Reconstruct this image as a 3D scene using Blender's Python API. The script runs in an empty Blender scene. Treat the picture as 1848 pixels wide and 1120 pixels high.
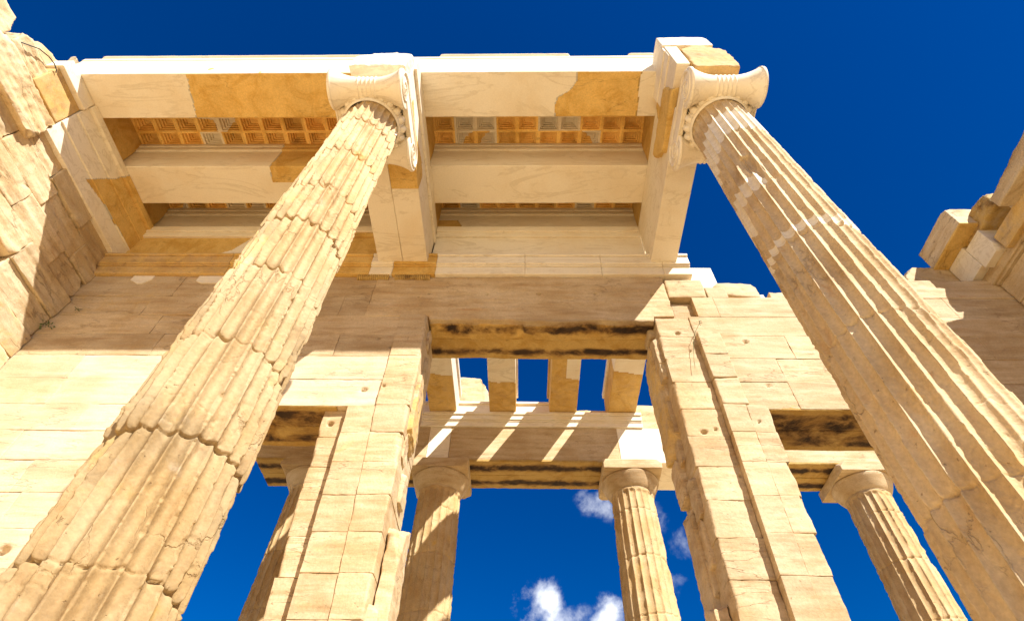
import bpy, math, random
import numpy as np
from mathutils import Matrix, Vector
R = math.radians
scene = bpy.context.scene
COL = scene.collection
rng = random.Random(7)

# ------------------------------------------------------------------ camera, sky, sun, exposure
# the scene is built with the eye at z = 0 and the ground at z = -1.6
F_PX, PITCH, YAW, ROLL = 1004.62, 0.894664, -0.0338786, 0.0299695
fw = Vector((math.sin(YAW)*math.cos(PITCH), math.cos(YAW)*math.cos(PITCH), math.sin(PITCH)))
r0 = Vector((math.cos(YAW), -math.sin(YAW), 0)); u0 = r0.cross(fw)
rt = math.cos(ROLL)*r0 + math.sin(ROLL)*u0; up = -math.sin(ROLL)*r0 + math.cos(ROLL)*u0
cam = bpy.data.objects.new('camera', bpy.data.cameras.new('camera')); COL.objects.link(cam)
cam.matrix_world = Matrix(((rt.x, up.x, -fw.x, 0), (rt.y, up.y, -fw.y, 0), (rt.z, up.z, -fw.z, 0), (0, 0, 0, 1)))
cam.data.sensor_width = 36; cam.data.lens = F_PX/1848*36; cam.data.clip_end = 5000; cam.data.clip_start = 0.05
scene.camera = cam
GZ = -1.6

SUN = Vector((0.775, -1.0, 1.215)).normalized()
EL = math.asin(SUN.z); AZ = math.atan2(SUN.x, SUN.y)
world = bpy.data.worlds.new("World"); scene.world = world; world.use_nodes = True
def build_world():
    nt = world.node_tree; N = nt.nodes; L = nt.links; N.clear()
    out = N.new('ShaderNodeOutputWorld'); bg = N.new('ShaderNodeBackground'); L.new(bg.outputs[0], out.inputs[0])
    sky = N.new('ShaderNodeTexSky'); sky.sky_type = 'NISHITA'; sky.sun_disc = False
    sky.sun_elevation = EL; sky.sun_rotation = AZ; sky.air_density = 1.0; sky.dust_density = 0.15; sky.ozone_density = 2.5; sky.altitude = 300
    hs = N.new('ShaderNodeHueSaturation'); hs.inputs['Saturation'].default_value = 1.6; hs.inputs['Value'].default_value = 0.80; hs.inputs['Hue'].default_value = 0.519
    L.new(sky.outputs[0], hs.inputs['Color'])
    # wispy cirrus clouds low in the east
    tc = N.new('ShaderNodeTexCoord'); no = N.new('ShaderNodeTexNoise'); mp = N.new('ShaderNodeMapping')
    mp.inputs['Scale'].default_value = (1.5, .6, 1.5); mp.inputs['Rotation'].default_value = (0.0, 0.5, 0.0)
    L.new(tc.outputs['Generated'], mp.inputs[0]); L.new(mp.outputs[0], no.inputs['Vector'])
    no.inputs['Scale'].default_value = 9.0; no.inputs['Detail'].default_value = 10; no.inputs['Roughness'].default_value = 0.62; no.inputs['Distortion'].default_value = 0.15
    wn = N.new('ShaderNodeTexNoise'); wn.inputs['Scale'].default_value = 11; wn.inputs['Detail'].default_value = 6; wn.inputs['Roughness'].default_value = .6; L.new(tc.outputs['Generated'], wn.inputs['Vector'])
    wo = N.new('ShaderNodeVectorMath'); wo.operation = 'MULTIPLY_ADD'; wo.inputs[1].default_value = (.11, .11, .11); L.new(wn.outputs['Color'], wo.inputs[0])
    wb = N.new('ShaderNodeVectorMath'); wb.operation = 'ADD'; wb.inputs[1].default_value = (-.055, -.055, -.055); L.new(tc.outputs['Generated'], wb.inputs[0]); L.new(wb.outputs[0], wo.inputs[2])
    total = None
    for d, rad, amp in (((0.037, 0.918, 0.39), 0.038, .95), ((0.018, 0.912, 0.41), 0.03, .7), ((0.128, 0.912, 0.380), 0.028, .75), ((0.117, 0.845, 0.525), 0.028, .40), ((0.243, 0.846, 0.478), 0.062, .36), ((0.22, 0.87, 0.44), 0.06, .34), ((0.06, .915, .35), .05, .8)):
        dv = Vector(d).normalized(); rad *= 1.6; amp *= 1.5
        dot = N.new('ShaderNodeVectorMath'); dot.operation = 'DISTANCE'; dot.inputs[1].default_value = dv
        L.new(wo.outputs[0], dot.inputs[0])
        mr = N.new('ShaderNodeMapRange'); mr.inputs['From Min'].default_value = rad; mr.inputs['From Max'].default_value = 0; mr.interpolation_type = 'SMOOTHSTEP'
        mr.inputs['To Min'].default_value = 0; mr.inputs['To Max'].default_value = amp; L.new(dot.outputs['Value'], mr.inputs['Value'])
        if total is None: total = mr.outputs[0]
        else:
            mx = N.new('ShaderNodeMath'); mx.operation = 'MAXIMUM'; L.new(total, mx.inputs[0]); L.new(mr.outputs[0], mx.inputs[1]); total = mx.outputs[0]
    ad = N.new('ShaderNodeMath'); ad.operation = 'MULTIPLY_ADD'; L.new(total, ad.inputs[0]); ad.inputs[1].default_value = 0.40; L.new(no.outputs[0], ad.inputs[2])
    cn = N.new('ShaderNodeMapRange'); cn.interpolation_type = 'SMOOTHSTEP'; cn.inputs['From Min'].default_value = 0.63; cn.inputs['From Max'].default_value = 1.16; L.new(ad.outputs[0], cn.inputs['Value'])
    ed = N.new('ShaderNodeMapRange'); ed.interpolation_type = 'SMOOTHSTEP'; ed.inputs['From Min'].default_value = 0.0; ed.inputs['From Max'].default_value = 0.4; L.new(total, ed.inputs['Value'])
    cr = N.new('ShaderNodeMath'); cr.operation = 'MULTIPLY'; cr.use_clamp = True; L.new(ed.outputs[0], cr.inputs[0]); L.new(cn.outputs[0], cr.inputs[1])
    mix = N.new('ShaderNodeMix'); mix.data_type = 'RGBA'; L.new(cr.outputs[0], mix.inputs['Factor']); L.new(hs.outputs[0], mix.inputs['A']); mix.inputs['B'].default_value = (10.0, 10.3, 10.8, 1)
    L.new(mix.outputs['Result'], bg.inputs[0]); bg.inputs['Strength'].default_value = 0.07
build_world()
sl = bpy.data.lights.new('sun', 'SUN'); sl.energy = 5.0; sl.angle = R(0.53); sl.color = (1.0, 0.95, 0.85)
so = bpy.data.objects.new('sun', sl); COL.objects.link(so); so.rotation_euler = SUN.to_track_quat('Z', 'Y').to_euler(); so.location = SUN*60
scene.view_settings.view_transform = 'Standard'; scene.view_settings.look = 'None'; scene.view_settings.gamma = 1
scene.view_settings.exposure = 1.02
scene.render.engine = 'CYCLES'; scene.cycles.max_bounces = 8; scene.cycles.diffuse_bounces = 6

# ------------------------------------------------------------------ noise
def _hash(ix, iy, iz, seed):
    h = (ix.astype(np.uint32)*np.uint32(374761393) + iy.astype(np.uint32)*np.uint32(668265263) + iz.astype(np.uint32)*np.uint32(2147483647) + np.uint32((seed*1274126177) & 0xffffffff))
    h ^= h >> np.uint32(13); h *= np.uint32(1274126177); h ^= h >> np.uint32(16); h *= np.uint32(2246822519); h ^= h >> np.uint32(15)
    return h.astype(np.float32)*np.float32(1/4294967295.0)
def vnoise(P, seed=0):
    P = np.asarray(P, np.float32); i = np.floor(P).astype(np.int64); f = P - i; f = f*f*(3-2*f)
    i = i & 0x7fffffff
    r = 0
    for a in (0, 1):
        wa = f[:, 0] if a else 1-f[:, 0]
        for b in (0, 1):
            wb = wa*(f[:, 1] if b else 1-f[:, 1])
            for c in (0, 1):
                r = r + wb*(f[:, 2] if c else 1-f[:, 2])*_hash(i[:, 0]+a, i[:, 1]+b, i[:, 2]+c, seed)
    return r
def fbm(P, scale=1.0, octv=4, seed=0, gain=.5):
    P = np.asarray(P, np.float32)*np.asarray(scale, np.float32); s = 0; a = 1; t = 0
    for k in range(octv):
        s = s + a*vnoise(P + 17.3*k, seed+k*31); t += a; a *= gain; P = P*2.03
    return s/t
def sstep(a, b, x):
    t = np.clip((x-a)/(b-a), 0, 1); return t*t*(3-2*t)

# ------------------------------------------------------------------ mesh buffers
class Buf:
    def __init__(s): s.V = []; s.F = []; s.A = []; s.n = 0
    def add(s, V, F, A=None):
        V = np.asarray(V, np.float32); F = np.asarray(F, np.int64)
        if A is None: A = np.tile(np.array([[0, 0, 0, 1]], np.float32), (len(V), 1))
        A = np.asarray(A, np.float32)
        if A.ndim == 1: A = np.tile(A[None], (len(V), 1))
        s.V.append(V); s.F.append(F+s.n); s.A.append(A); s.n += len(V)
def build(name, buf, mat, base=(0, 0, 0), parent=None, flat=False):
    V = np.concatenate(buf.V) - np.asarray(base, np.float32); F = np.concatenate(buf.F); A = np.concatenate(buf.A)
    me = bpy.data.meshes.new(name); me.vertices.add(len(V)); me.vertices.foreach_set('co', V.astype(np.float32).ravel())
    me.loops.add(F.size); me.loops.foreach_set('vertex_index', F.astype(np.int32).ravel())
    me.polygons.add(len(F)); me.polygons.foreach_set('loop_start', np.arange(0, F.size, 4, dtype=np.int32))
    me.polygons.foreach_set('use_smooth', np.full(len(F), not flat))
    at = me.attributes.new('wear', 'FLOAT_COLOR', 'POINT'); at.data.foreach_set('color', A.astype(np.float32).ravel())
    me.update(calc_edges=True); me.validate(); me.materials.append(mat)
    o = bpy.data.objects.new(name, me); COL.objects.link(o)
    if parent is not None: o.parent = parent
    else: o.location = base
    return o
def tag(o, label=None, cat=None, group=None, kind=None):
    if label: o['label'] = label
    if cat: o['category'] = cat
    if group: o['group'] = group
    if kind: o['kind'] = kind
    elif cat: o['kind'] = 'thing'
    return o
class Thing:
    def __init__(s, name, label, cat, base, group=None):
        s.base = base; s.o = bpy.data.objects.new(name, None); COL.objects.link(s.o); s.o.location = base; s.o.empty_display_size = .2
        tag(s.o, label, cat, group)
    def part(s, name, buf, mat, parent=None, label=None, flat=False):
        o = build(name, buf, mat, s.base, parent or s.o, flat)
        if label: o['label'] = label
        return o

def lat(a, b, res, e):
    L = b-a; e = min(e, L*.24); inner = max(1, int(round((L-5*e)/res)))
    return np.concatenate([[a, a+e], np.linspace(a+2.5*e, b-2.5*e, inner+1), [b-e, b]]) if L > 7*e else np.linspace(a, b, max(2, int(L/res)+2))
_box_cache = {}
def box_topo(nx, ny, nz):
    k = (nx, ny, nz)
    if k in _box_cache: return _box_cache[k]
    m = np.zeros((nx, ny, nz), bool); m[0] = m[-1] = True; m[:, 0] = m[:, -1] = True; m[:, :, 0] = m[:, :, -1] = True
    ids = -np.ones((nx, ny, nz), np.int64); ids[m] = np.arange(m.sum())
    I = np.argwhere(m); F = []
    def q(s, flip):
        a, b, c, d = s[:-1, :-1], s[1:, :-1], s[1:, 1:], s[:-1, 1:]
        f = np.stack([a, b, c, d], -1).reshape(-1, 4); F.append(f[:, ::-1] if flip else f)
    q(ids[0], True); q(ids[-1], False); q(ids[:, 0], False); q(ids[:, -1], True); q(ids[:, :, 0], True); q(ids[:, :, -1], False)
    _box_cache[k] = (I, np.concatenate(F)); return _box_cache[k]
_seed = [100]
def stone(buf, lo, hi, res=.03, resd=None, e=.008, rough=.004, chip=.02, streak=None, attr=(0, 0, 0, 1), cuts=(), seed=None, xf=None, warp=None, chipscale=3.0, fissure=0):
    """one dressed block: rounded, chipped edges, worn faces; attr is a tuple or a function of the points"""
    _seed[0] += 1; seed = _seed[0] if seed is None else seed
    lo = np.array(lo, float); hi = np.array(hi, float)
    rs = [res]*3 if resd is None else list(resd)
    ax = [lat(lo[i], hi[i], rs[i], e) for i in range(3)]
    I, F = box_topo(*[len(a) for a in ax])
    P = np.stack([ax[i][I[:, i]] for i in range(3)], 1)
    half = (hi-lo).min()*.45
    Q = P + seed*3.7
    c = fbm(Q, chipscale, 4, seed)
    rv = np.minimum(e + chip*np.clip((c-.5)*3.2, 0, 1.2), half)[:, None]
    inn = np.clip(P, lo+rv, hi-rv); d = P-inn; dl = np.linalg.norm(d, axis=1, keepdims=True); n = d/np.maximum(dl, 1e-9)
    V = inn + n*rv
    if rough > 0:
        s = (fbm(Q, 2.2, 3, seed+5)-.5)*1.2 + (fbm(Q, 11, 3, seed+9)-.5)*.8
        if streak is not None: s = s + (fbm(Q, streak, 4, seed+13)-.5)*1.6
        V = V + n*(rough*1.6*s)[:, None]
    if fissure > 0:
        fs = np.array(streak if streak is not None else (1, 1, 4), float)
        l1 = np.abs(fbm(Q, fs*.5, 4, seed+71)-.5); gate = sstep(.46, .56, fbm(Q, 1.4, 3, seed+77))
        V = V - n*(fissure*np.clip(1-l1/.022, 0, 1)*gate)[:, None]
        st = np.floor(fbm(Q, fs*.45, 3, seed+81)*9)/9; V = V + n*(fissure*2.2*(st-.5))[:, None]
    for pt, nn, am in cuts:
        nn = np.array(nn, float); nn /= np.linalg.norm(nn)
        dd = (V-np.array(pt, float))@nn + am*2*(fbm(Q, 4.5, 5, seed+21)-.5)
        V = V - nn*np.maximum(dd, 0)[:, None]
    if warp is not None: V = warp(V)
    A = attr(V) if callable(attr) else np.array(attr, np.float32)
    if xf is not None: V = xf(V)
    buf.add(V, F, A)
def rand_cuts(lo, hi, k, deep, r):
    """k broken corners on a block"""
    out = []; lo = np.array(lo); hi = np.array(hi)
    for _ in range(k):
        c = [r.choice((0, 1)) for _ in range(3)]; p = np.where(np.array(c) > 0, hi, lo)
        n = np.array([(1 if ci else -1)*r.uniform(.4, 1) for ci in c]); n /= np.linalg.norm(n)
        out.append((p - n*deep*r.uniform(.5, 1.2), n, deep*.35))
    return out
def rotz(c, a, ax=(0, 0, 1)):
    M = np.array(Matrix.Rotation(a, 3, Vector(ax))); c = np.array(c, float)
    return lambda V: (V-c)@M.T + c
def grid_faces(nu, nv, wrap=False):
    idx = np.arange(nu*nv).reshape(nu, nv)
    if wrap: idx = np.concatenate([idx, idx[:1]], 0)
    return np.stack([idx[:-1, :-1], idx[1:, :-1], idx[1:, 1:], idx[:-1, 1:]], -1).reshape(-1, 4)
def lathe(buf, prof, c, n=64, attr=(0, 0, 0, 1), fn=None):
    prof = np.array(prof, float); th = np.linspace(0, 2*np.pi, n, endpoint=False)
    T, K = np.meshgrid(th, np.arange(len(prof)), indexing='ij'); r = prof[K, 0]; z = prof[K, 1]
    if fn is not None: r, z = fn(T, r, z, K)
    V = np.stack([c[0]+r*np.cos(T), c[1]+r*np.sin(T), c[2]+z], -1).reshape(-1, 3)
    buf.add(V, grid_faces(n, len(prof), True), attr)
def tube(buf, pts, rad, n=8, attr=(0, 0, 0, 1)):
    pts = np.array(pts, float); t = np.gradient(pts, axis=0); t /= np.linalg.norm(t, axis=1, keepdims=True)
    ref = np.array([0, 0, 1.]) if abs(t[:, 2]).mean() < .8 else np.array([1., 0, 0])
    a = np.cross(t, ref); a /= np.linalg.norm(a, axis=1, keepdims=True); b = np.cross(t, a)
    th = np.linspace(0, 2*np.pi, n, endpoint=False); rad = np.broadcast_to(rad, len(pts))
    V = pts[None] + rad[None, :, None]*(np.cos(th)[:, None, None]*a[None] + np.sin(th)[:, None, None]*b[None])
    buf.add(V.reshape(-1, 3), grid_faces(n, len(pts), True), attr)

# ------------------------------------------------------------------ materials
def stone_mat(name, streak=(1.2, 1.2, 9), oldA=(.62, .49, .315), oldB=(.47, .325, .165), bump=.55, seed=0.0, crack=.55):
    m = bpy.data.materials.new(name); m.use_nodes = True; nt = m.node_tree; N = nt.nodes; L = nt.links
    bs = N['Principled BSDF']; bs.inputs['Roughness'].default_value = .78; bs.inputs['Specular IOR Level'].default_value = .25
    geo = N.new('ShaderNodeNewGeometry'); at = N.new('ShaderNodeAttribute'); at.attribute_name = 'wear'
    sep = N.new('ShaderNodeSeparateColor'); L.new(at.outputs['Color'], sep.inputs[0])
    def mapv(sc, loc=(seed, seed*1.7, seed*.6)):
        mp = N.new('ShaderNodeMapping'); mp.inputs['Scale'].default_value = sc; mp.inputs['Location'].default_value = loc; L.new(geo.outputs['Position'], mp.inputs[0]); return mp.outputs[0]
    def noise(sc, detail, v, rough=.55, dist=0):
        n = N.new('ShaderNodeTexNoise'); n.inputs['Scale'].default_value = sc; n.inputs['Detail'].default_value = detail; n.inputs['Roughness'].default_value = rough; n.inputs['Distortion'].default_value = dist
        L.new(v, n.inputs['Vector']); return n.outputs[0]
    def mr(v, a, b, c=0, d=1, smooth=True):
        k = N.new('ShaderNodeMapRange'); k.interpolation_type = 'SMOOTHSTEP' if smooth else 'LINEAR'
        for nm, x in zip(('From Min', 'From Max', 'To Min', 'To Max'), (a, b, c, d)): k.inputs[nm].default_value = x
        L.new(v, k.inputs['Value']); return k.outputs[0]
    def math_(op, a, b):
        k = N.new('ShaderNodeMath'); k.operation = op
        for i, x in enumerate((a, b)):
            if isinstance(x, (int, float)): k.inputs[i].default_value = x
            else: L.new(x, k.inputs[i])
        return k.outputs[0]
    def mix(f, a, b, mode='MIX'):
        k = N.new('ShaderNodeMix'); k.data_type = 'RGBA'; k.blend_type = mode
        if isinstance(f, (int, float)): k.inputs['Factor'].default_value = f
        else: L.new(f, k.inputs['Factor'])
        for nm, x in (('A', a), ('B', b)):
            if isinstance(x, tuple): k.inputs[nm].default_value = (*x, 1)
            else: L.new(x, k.inputs[nm])
        return k.outputs['Result']
    p1 = mapv((1, 1, 1)); ps = mapv(streak)
    big = noise(.9, 7, p1, .6, .4); mid = noise(4.5, 7, p1, .62, .5); st = noise(1.0, 7, ps, .6, .35); fine = noise(38, 5, p1, .6)
    f_old = mr(math_('ADD', math_('MULTIPLY', big, .55), math_('MULTIPLY', st, .45)), .36, .64)
    c = mix(f_old, oldA, oldB)
    c = mix(mr(mid, .60, .78, 0, .55), c, (.66, .55, .40))           # pale scoured patches
    rust = mr(noise(1.7, 8, ps, .66, .6), .56, .76, 0, .62)
    c = mix(rust, c, (.44, .22, .075))                               # iron staining
    stain = mr(noise(1.0, 8, mapv((streak[0]*.5, streak[1]*.8, streak[2]*.45), (seed+4, 1, 7)), .68, .5), .50, .72, 0, .65)
    c = mix(stain, c, (.33, .20, .085))
    gold = mix(mr(noise(2.2, 8, p1, .68, .8), .40, .66), (.68, .46, .155), (.55, .33, .08))
    gold = mix(mr(noise(5, 6, p1, .65, 1.2), .66, .76, 0, .5), gold, (.20, .10, .035))
    gf = mr(math_('ADD', sep.outputs[1], math_('MULTIPLY', math_('SUBTRACT', mid, .5), .9)), .3, .7)
    c = mix(gf, c, gold)
    c = mix(1.0, c, mr(fine, .3, .7, .86, 1.1, False), 'MULTIPLY')
    pitn = noise(22, 4, p1, .6, .3); pit = mr(pitn, .66, .74)
    c = mix(math_('MULTIPLY', pit, .6), c, (.20, .115, .05))
    # thin cracks along the bedding of the marble
    vo = N.new('ShaderNodeTexVoronoi'); vo.feature = 'DISTANCE_TO_EDGE'; vo.inputs['Scale'].default_value = 1.3
    wv = N.new('ShaderNodeVectorMath'); wv.operation = 'ADD'; L.new(mapv(tuple(.5*x if x > 2 else x*.8 for x in streak)), wv.inputs[0])
    nv = N.new('ShaderNodeTexNoise'); nv.inputs['Scale'].default_value = 2.6; nv.inputs['Detail'].default_value = 6; L.new(ps, nv.inputs['Vector']); nvs = N.new('ShaderNodeVectorMath'); nvs.operation = 'SCALE'; nvs.inputs['Scale'].default_value = .45; L.new(nv.outputs['Color'], nvs.inputs[0]); L.new(nvs.outputs[0], wv.inputs[1]); L.new(wv.outputs[0], vo.inputs['Vector'])
    crk = math_('MULTIPLY', mr(vo.outputs['Distance'], 0.0, .022, 1, 0), mr(noise(1.3, 4, p1), .50, .60))
    c = mix(math_('MULTIPLY', crk, .75*crack), c, (.17, .09, .035))
    # newly cut marble with faint grey veins
    vein = noise(1.0, 9, mapv((.45, 1.5, 2.6), (seed, 2.3, 0)), .6, 1.1)
    ridge = math_('ABSOLUTE', math_('SUBTRACT', vein, .5), 0)
    new = mix(mr(ridge, 0.0, .03, .42, 0), (.80, .73, .60), (.53, .45, .32))
    new = mix(mr(big, .42, .68, 0, .7), new, (.73, .62, .45))
    new = mix(mr(noise(1.2, 7, mapv((1.5, 5, 5)), .6, .5), .6, .74, 0, .5), new, (.54, .44, .31))
    new = mix(1.0, new, mr(fine, .3, .7, .95, 1.04, False), 'MULTIPLY')
    ff = mr(sep.outputs[0], .4, .6)
    c = mix(ff, c, new)
    c = mix(1.0, c, at.outputs['Alpha'], 'MULTIPLY')
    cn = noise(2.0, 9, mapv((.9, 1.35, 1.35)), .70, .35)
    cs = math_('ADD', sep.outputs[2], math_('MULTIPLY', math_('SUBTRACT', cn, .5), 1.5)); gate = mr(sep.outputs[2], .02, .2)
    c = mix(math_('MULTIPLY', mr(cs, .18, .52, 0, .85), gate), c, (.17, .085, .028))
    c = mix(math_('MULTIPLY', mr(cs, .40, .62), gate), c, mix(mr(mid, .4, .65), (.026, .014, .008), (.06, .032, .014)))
    L.new(c, bs.inputs['Base Color'])
    # relief
    rgh = noise(16, 6, p1, .65, .2)
    h = math_('ADD', math_('ADD', math_('MULTIPLY', mid, .22), math_('MULTIPLY', rgh, .38)), math_('MULTIPLY', fine, .22))
    h = math_('ADD', h, math_('MULTIPLY', st, .55)); h = math_('SUBTRACT', h, math_('MULTIPLY', pit, .35)); h = math_('SUBTRACT', h, math_('MULTIPLY', crk, .5))
    keep = math_('SUBTRACT', 1.0, math_('MULTIPLY', ff, .9)); h = math_('MULTIPLY', h, keep)
    bp = N.new('ShaderNodeBump'); bp.inputs['Strength'].default_value = bump; bp.inputs['Distance'].default_value = .02; L.new(h, bp.inputs['Height']); L.new(bp.outputs[0], bs.inputs['Normal'])
    return m
M_WALL = stone_mat('weathered_wall_marble', (1.0, 3.0, 8.0))
M_SIDE = stone_mat('weathered_side_marble', (3.0, 1.0, 7.0), oldA=(.66, .54, .36), oldB=(.50, .355, .18), bump=.8, seed=3.1)
M_SHAFT = stone_mat('fluted_shaft_marble', (3.2, 3.2, 2.2), oldA=(.62, .465, .265), oldB=(.50, .33, .145), bump=.7, seed=5.7, crack=.25)
M_SHAFT_GOLD = stone_mat('honey_shaft_marble', (3.2, 3.2, 2.2), oldA=(.66, .53, .345), oldB=(.56, .405, .215), bump=.7, seed=7.9, crack=.25)
M_BEAM = stone_mat('ceiling_beam_marble', (.8, 5.0, 6.0), oldA=(.60, .42, .20), oldB=(.46, .28, .10), bump=.3, seed=9.2)
def plain(name, col, rough=.7):
    m = bpy.data.materials.new(name); m.use_nodes = True; nt = m.node_tree; b = nt.nodes['Principled BSDF']
    n = nt.nodes.new('ShaderNodeTexNoise'); n.inputs['Scale'].default_value = 9; n.inputs['Detail'].default_value = 6
    k = nt.nodes.new('ShaderNodeMix'); k.data_type = 'RGBA'; nt.links.new(n.outputs[0], k.inputs['Factor']); k.inputs['A'].default_value = (*[x*.7 for x in col], 1); k.inputs['B'].default_value = (*[min(1, x*1.3) for x in col], 1)
    nt.links.new(k.outputs['Result'], b.inputs['Base Color']); b.inputs['Roughness'].default_value = rough; return m
M_GROUND = plain('limestone_paving', (.64, .465, .235), .85)
M_LEAF = plain('weed_leaf', (.07, .11, .025)); M_CABLE = plain('black_cable', (.015, .013, .012), .5)

# ------------------------------------------------------------------ ground
g = Buf(); s_ = 900
gx = np.concatenate([[-s_, -200, -60], np.linspace(-24, 24, 97), [60, 200, s_]]); GX, GY = np.meshgrid(gx, gx, indexing='ij')
gv = np.stack([GX, GY, np.full_like(GX, GZ)], -1).reshape(-1, 3); gv[:, 2] += (fbm(gv, .8, 4, 3)-.5)*.04*(np.abs(gv[:, :2]).max(1) < 25) - .02
g.add(gv, grid_faces(len(gx), len(gx)), (0, 0, 0, 1)); tag(build('ground', g, M_GROUND), kind='structure')

YW = 6.0     # door wall face
# ------------------------------------------------------------------ door wall (five courses of blocks, three openings)
def tint(r=rng, a=.86, b=1.1): return r.uniform(a, b)
ZC = [GZ]
z = 8.47-.0
courses = [8.47, 7.86, 7.33, 6.84, 6.32, 5.82, 5.30, 4.82, 4.34, 3.86, 3.38, 2.90, 2.42, 1.94, 1.46, .98, .5, .02, -.46, -.94, GZ][::-1]
dw = Thing('door_wall', 'tall pale marble block wall pierced by a great central doorway and two lower side doorways', 'wall', (0, 6.45, GZ))
core = Buf()
HOLES = [(-.47+dx_, z_, r_) for dx_, z_, r_ in ()] + [(-1.85, 7.86, .03), (-1.69, 7.97, .025), (-.66, 7.95, .03), (.27, 7.95, .045), (1.27, 7.95, .03), (2.27, 7.93, .04), (-2.35, 6.75, .03), (-2.12, 6.55, .035), (-2.35, 5.62, .05), (-2.06, 5.66, .03), (-2.72, 5.05, .05), (2.45, 4.9, .05), (2.62, 4.95, .03), (2.75, 4.2, .03), (3.2, 5.0, .03), (3.6, 5.75, .04), (3.1, 6.9, .02), (2.52, 6.92, .05), (2.62, 6.5, .03), (-5.9, 3.1, .09), (3.55, 6.7, .05)]
def holes(V):
    V = V.copy()
    for x, zz_, rr_ in HOLES:
        m = (V[:, 1] < YW+.2)
        d = np.hypot((V[:, 0]-x)*(.8 if rr_ > .04 else 1), V[:, 2]-zz_); V[:, 1] += np.where(m, .09*sstep(rr_*.8, rr_*.4, d), 0)
    return V
def wall_run(buf, x0, x1, z0, z1, r, thick=.88, off=(-.006, .006), lmin=1.15, lmax=2.3, gold=0, y=YW, mat=None, joints=None):
    xs = [x0] if joints is None else list(joints)
    if joints is None:
        while xs[-1] < x1-lmax*.75: xs.append(xs[-1]+r.uniform(lmin, lmax))
        if x1-xs[-1] < .4 and len(xs) > 1: xs[-1] = x1
        else: xs.append(x1)
    for a, b in zip(xs[:-1], xs[1:]):
        if b-a < .02: continue
        lo = (a+.0012, y+r.uniform(*off), z0+.0012); hi = (b-.0012, y+thick, z1-.0012)
        cuts = rand_cuts(lo, hi, 1, .035, r) if r.random() < .4 else ()
        t = tint(r, .88, 1.08); lit_pale = (.455+.03*r.random() if a < -3 and z1 < 6.4 else .36+.06*r.random()); t *= 1 if z1 < 6.4 or a > 0 else .93  # left side: upper courses darker, lower paler; shade and sun put into the colour
        stone(buf, lo, hi, resd=(.03, .12, .03), e=.004, rough=.005, chip=.018, fissure=.006, warp=holes, streak=(1.2, 3, 14), attr=(lit_pale, gold+(.35*r.random() if r.random() < .4 else 0), 0, t), cuts=cuts)
rw = random.Random(21)
DL0, DL1 = -5.1, -2.87      # left side doorway
DC0, DC1 = -1.62, 2.2       # central doorway
DR0, DR1 = 3.40, 5.7        # right side doorway
def wall_left(): pass
class Sides:
    def __init__(s): s.l = Buf(); s.r = Buf()
    def add(s, V, F, A): (s.l if V[:, 0].mean() < 0 else s.r).add(V, F, A)
ashl = Sides()
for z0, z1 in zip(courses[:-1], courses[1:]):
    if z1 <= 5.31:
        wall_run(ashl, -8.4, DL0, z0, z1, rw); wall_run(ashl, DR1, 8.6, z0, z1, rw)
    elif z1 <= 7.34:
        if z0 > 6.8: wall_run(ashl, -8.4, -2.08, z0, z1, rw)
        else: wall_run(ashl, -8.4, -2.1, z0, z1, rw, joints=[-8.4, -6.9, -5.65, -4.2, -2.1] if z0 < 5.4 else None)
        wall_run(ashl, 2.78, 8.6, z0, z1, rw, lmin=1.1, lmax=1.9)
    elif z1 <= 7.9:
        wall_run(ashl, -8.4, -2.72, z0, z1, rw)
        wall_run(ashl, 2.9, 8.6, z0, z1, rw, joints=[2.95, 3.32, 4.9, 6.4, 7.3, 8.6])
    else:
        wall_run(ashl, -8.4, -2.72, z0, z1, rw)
        # worn top on the right
        for a, b, h in ((2.56, 3.25, 8.42), (3.25, 3.62, 8.2), (4.35, 5.2, 8.02), (5.2, 6.6, 7.98), (6.9, 8.6, 8.42)):
            lo = (a+.003, YW-.004, z0+.003); hi = (b-.003, YW+.85, h)
            stone(ashl, lo, hi, resd=(.025, .08, .025), e=.01, rough=.010, chip=.05, fissure=.010, streak=(1.2, 3, 9), attr=(0, 0, 0, tint()), cuts=rand_cuts((a, YW, h-.1), (b, YW+.3, h), 2, .12, rw) if 3.5 < a < 6 else [((a, YW, h-.03), (0, -.5, 1), .03)])
dw.part('ashlar_blocks', ashl.l, M_WALL); dw.part('ashlar_blocks', ashl.r, M_WALL)
for xa, xb, za, cp_ in ((-7.35, -6.95, 8.22, [((-7.2, 6, 8.24), (-.6, 0, -1), .01), ((-7.0, 6, 8.3), (1, 0, -.9), .01)]), (-6.1, -5.62, 8.24, [((-6.0, 6, 8.25), (-.6, 0, -1), .01)])):
    b = Buf(); stone(b, (xa, YW-.02, za), (xb, YW+.1, 8.465), res=.02, e=.004, rough=.001, chip=.004, attr=(1, 0, 0, 1), cuts=cp_); dw.part('repair_patch', b, M_WALL)
# solid core behind the joints so no light leaks through
cb = Buf()
for x0, x1, z0, z1 in ((-8.5, DL0-.04, GZ, 5.3), (DR1+.04, 8.6, GZ, 5.3), (-8.5, DC0-.06, 5.34, 7.3), (DC1+.06, 8.6, 5.34, 7.3), (-8.5, 2.6, 7.3, 8.44), (2.6, 8.6, 7.3, 7.8), (DL1+.42, DC0-.06, GZ, 5.34), (DC1+.06, DR0-.30, GZ, 5.34)):
    stone(cb, (x0, YW+.10, z0), (x1, YW+.80, z1), res=1.0, e=.004, rough=0, chip=0, attr=(0, .3, 0, .8))
dw.part('rubble_core', cb, M_WALL)

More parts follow.
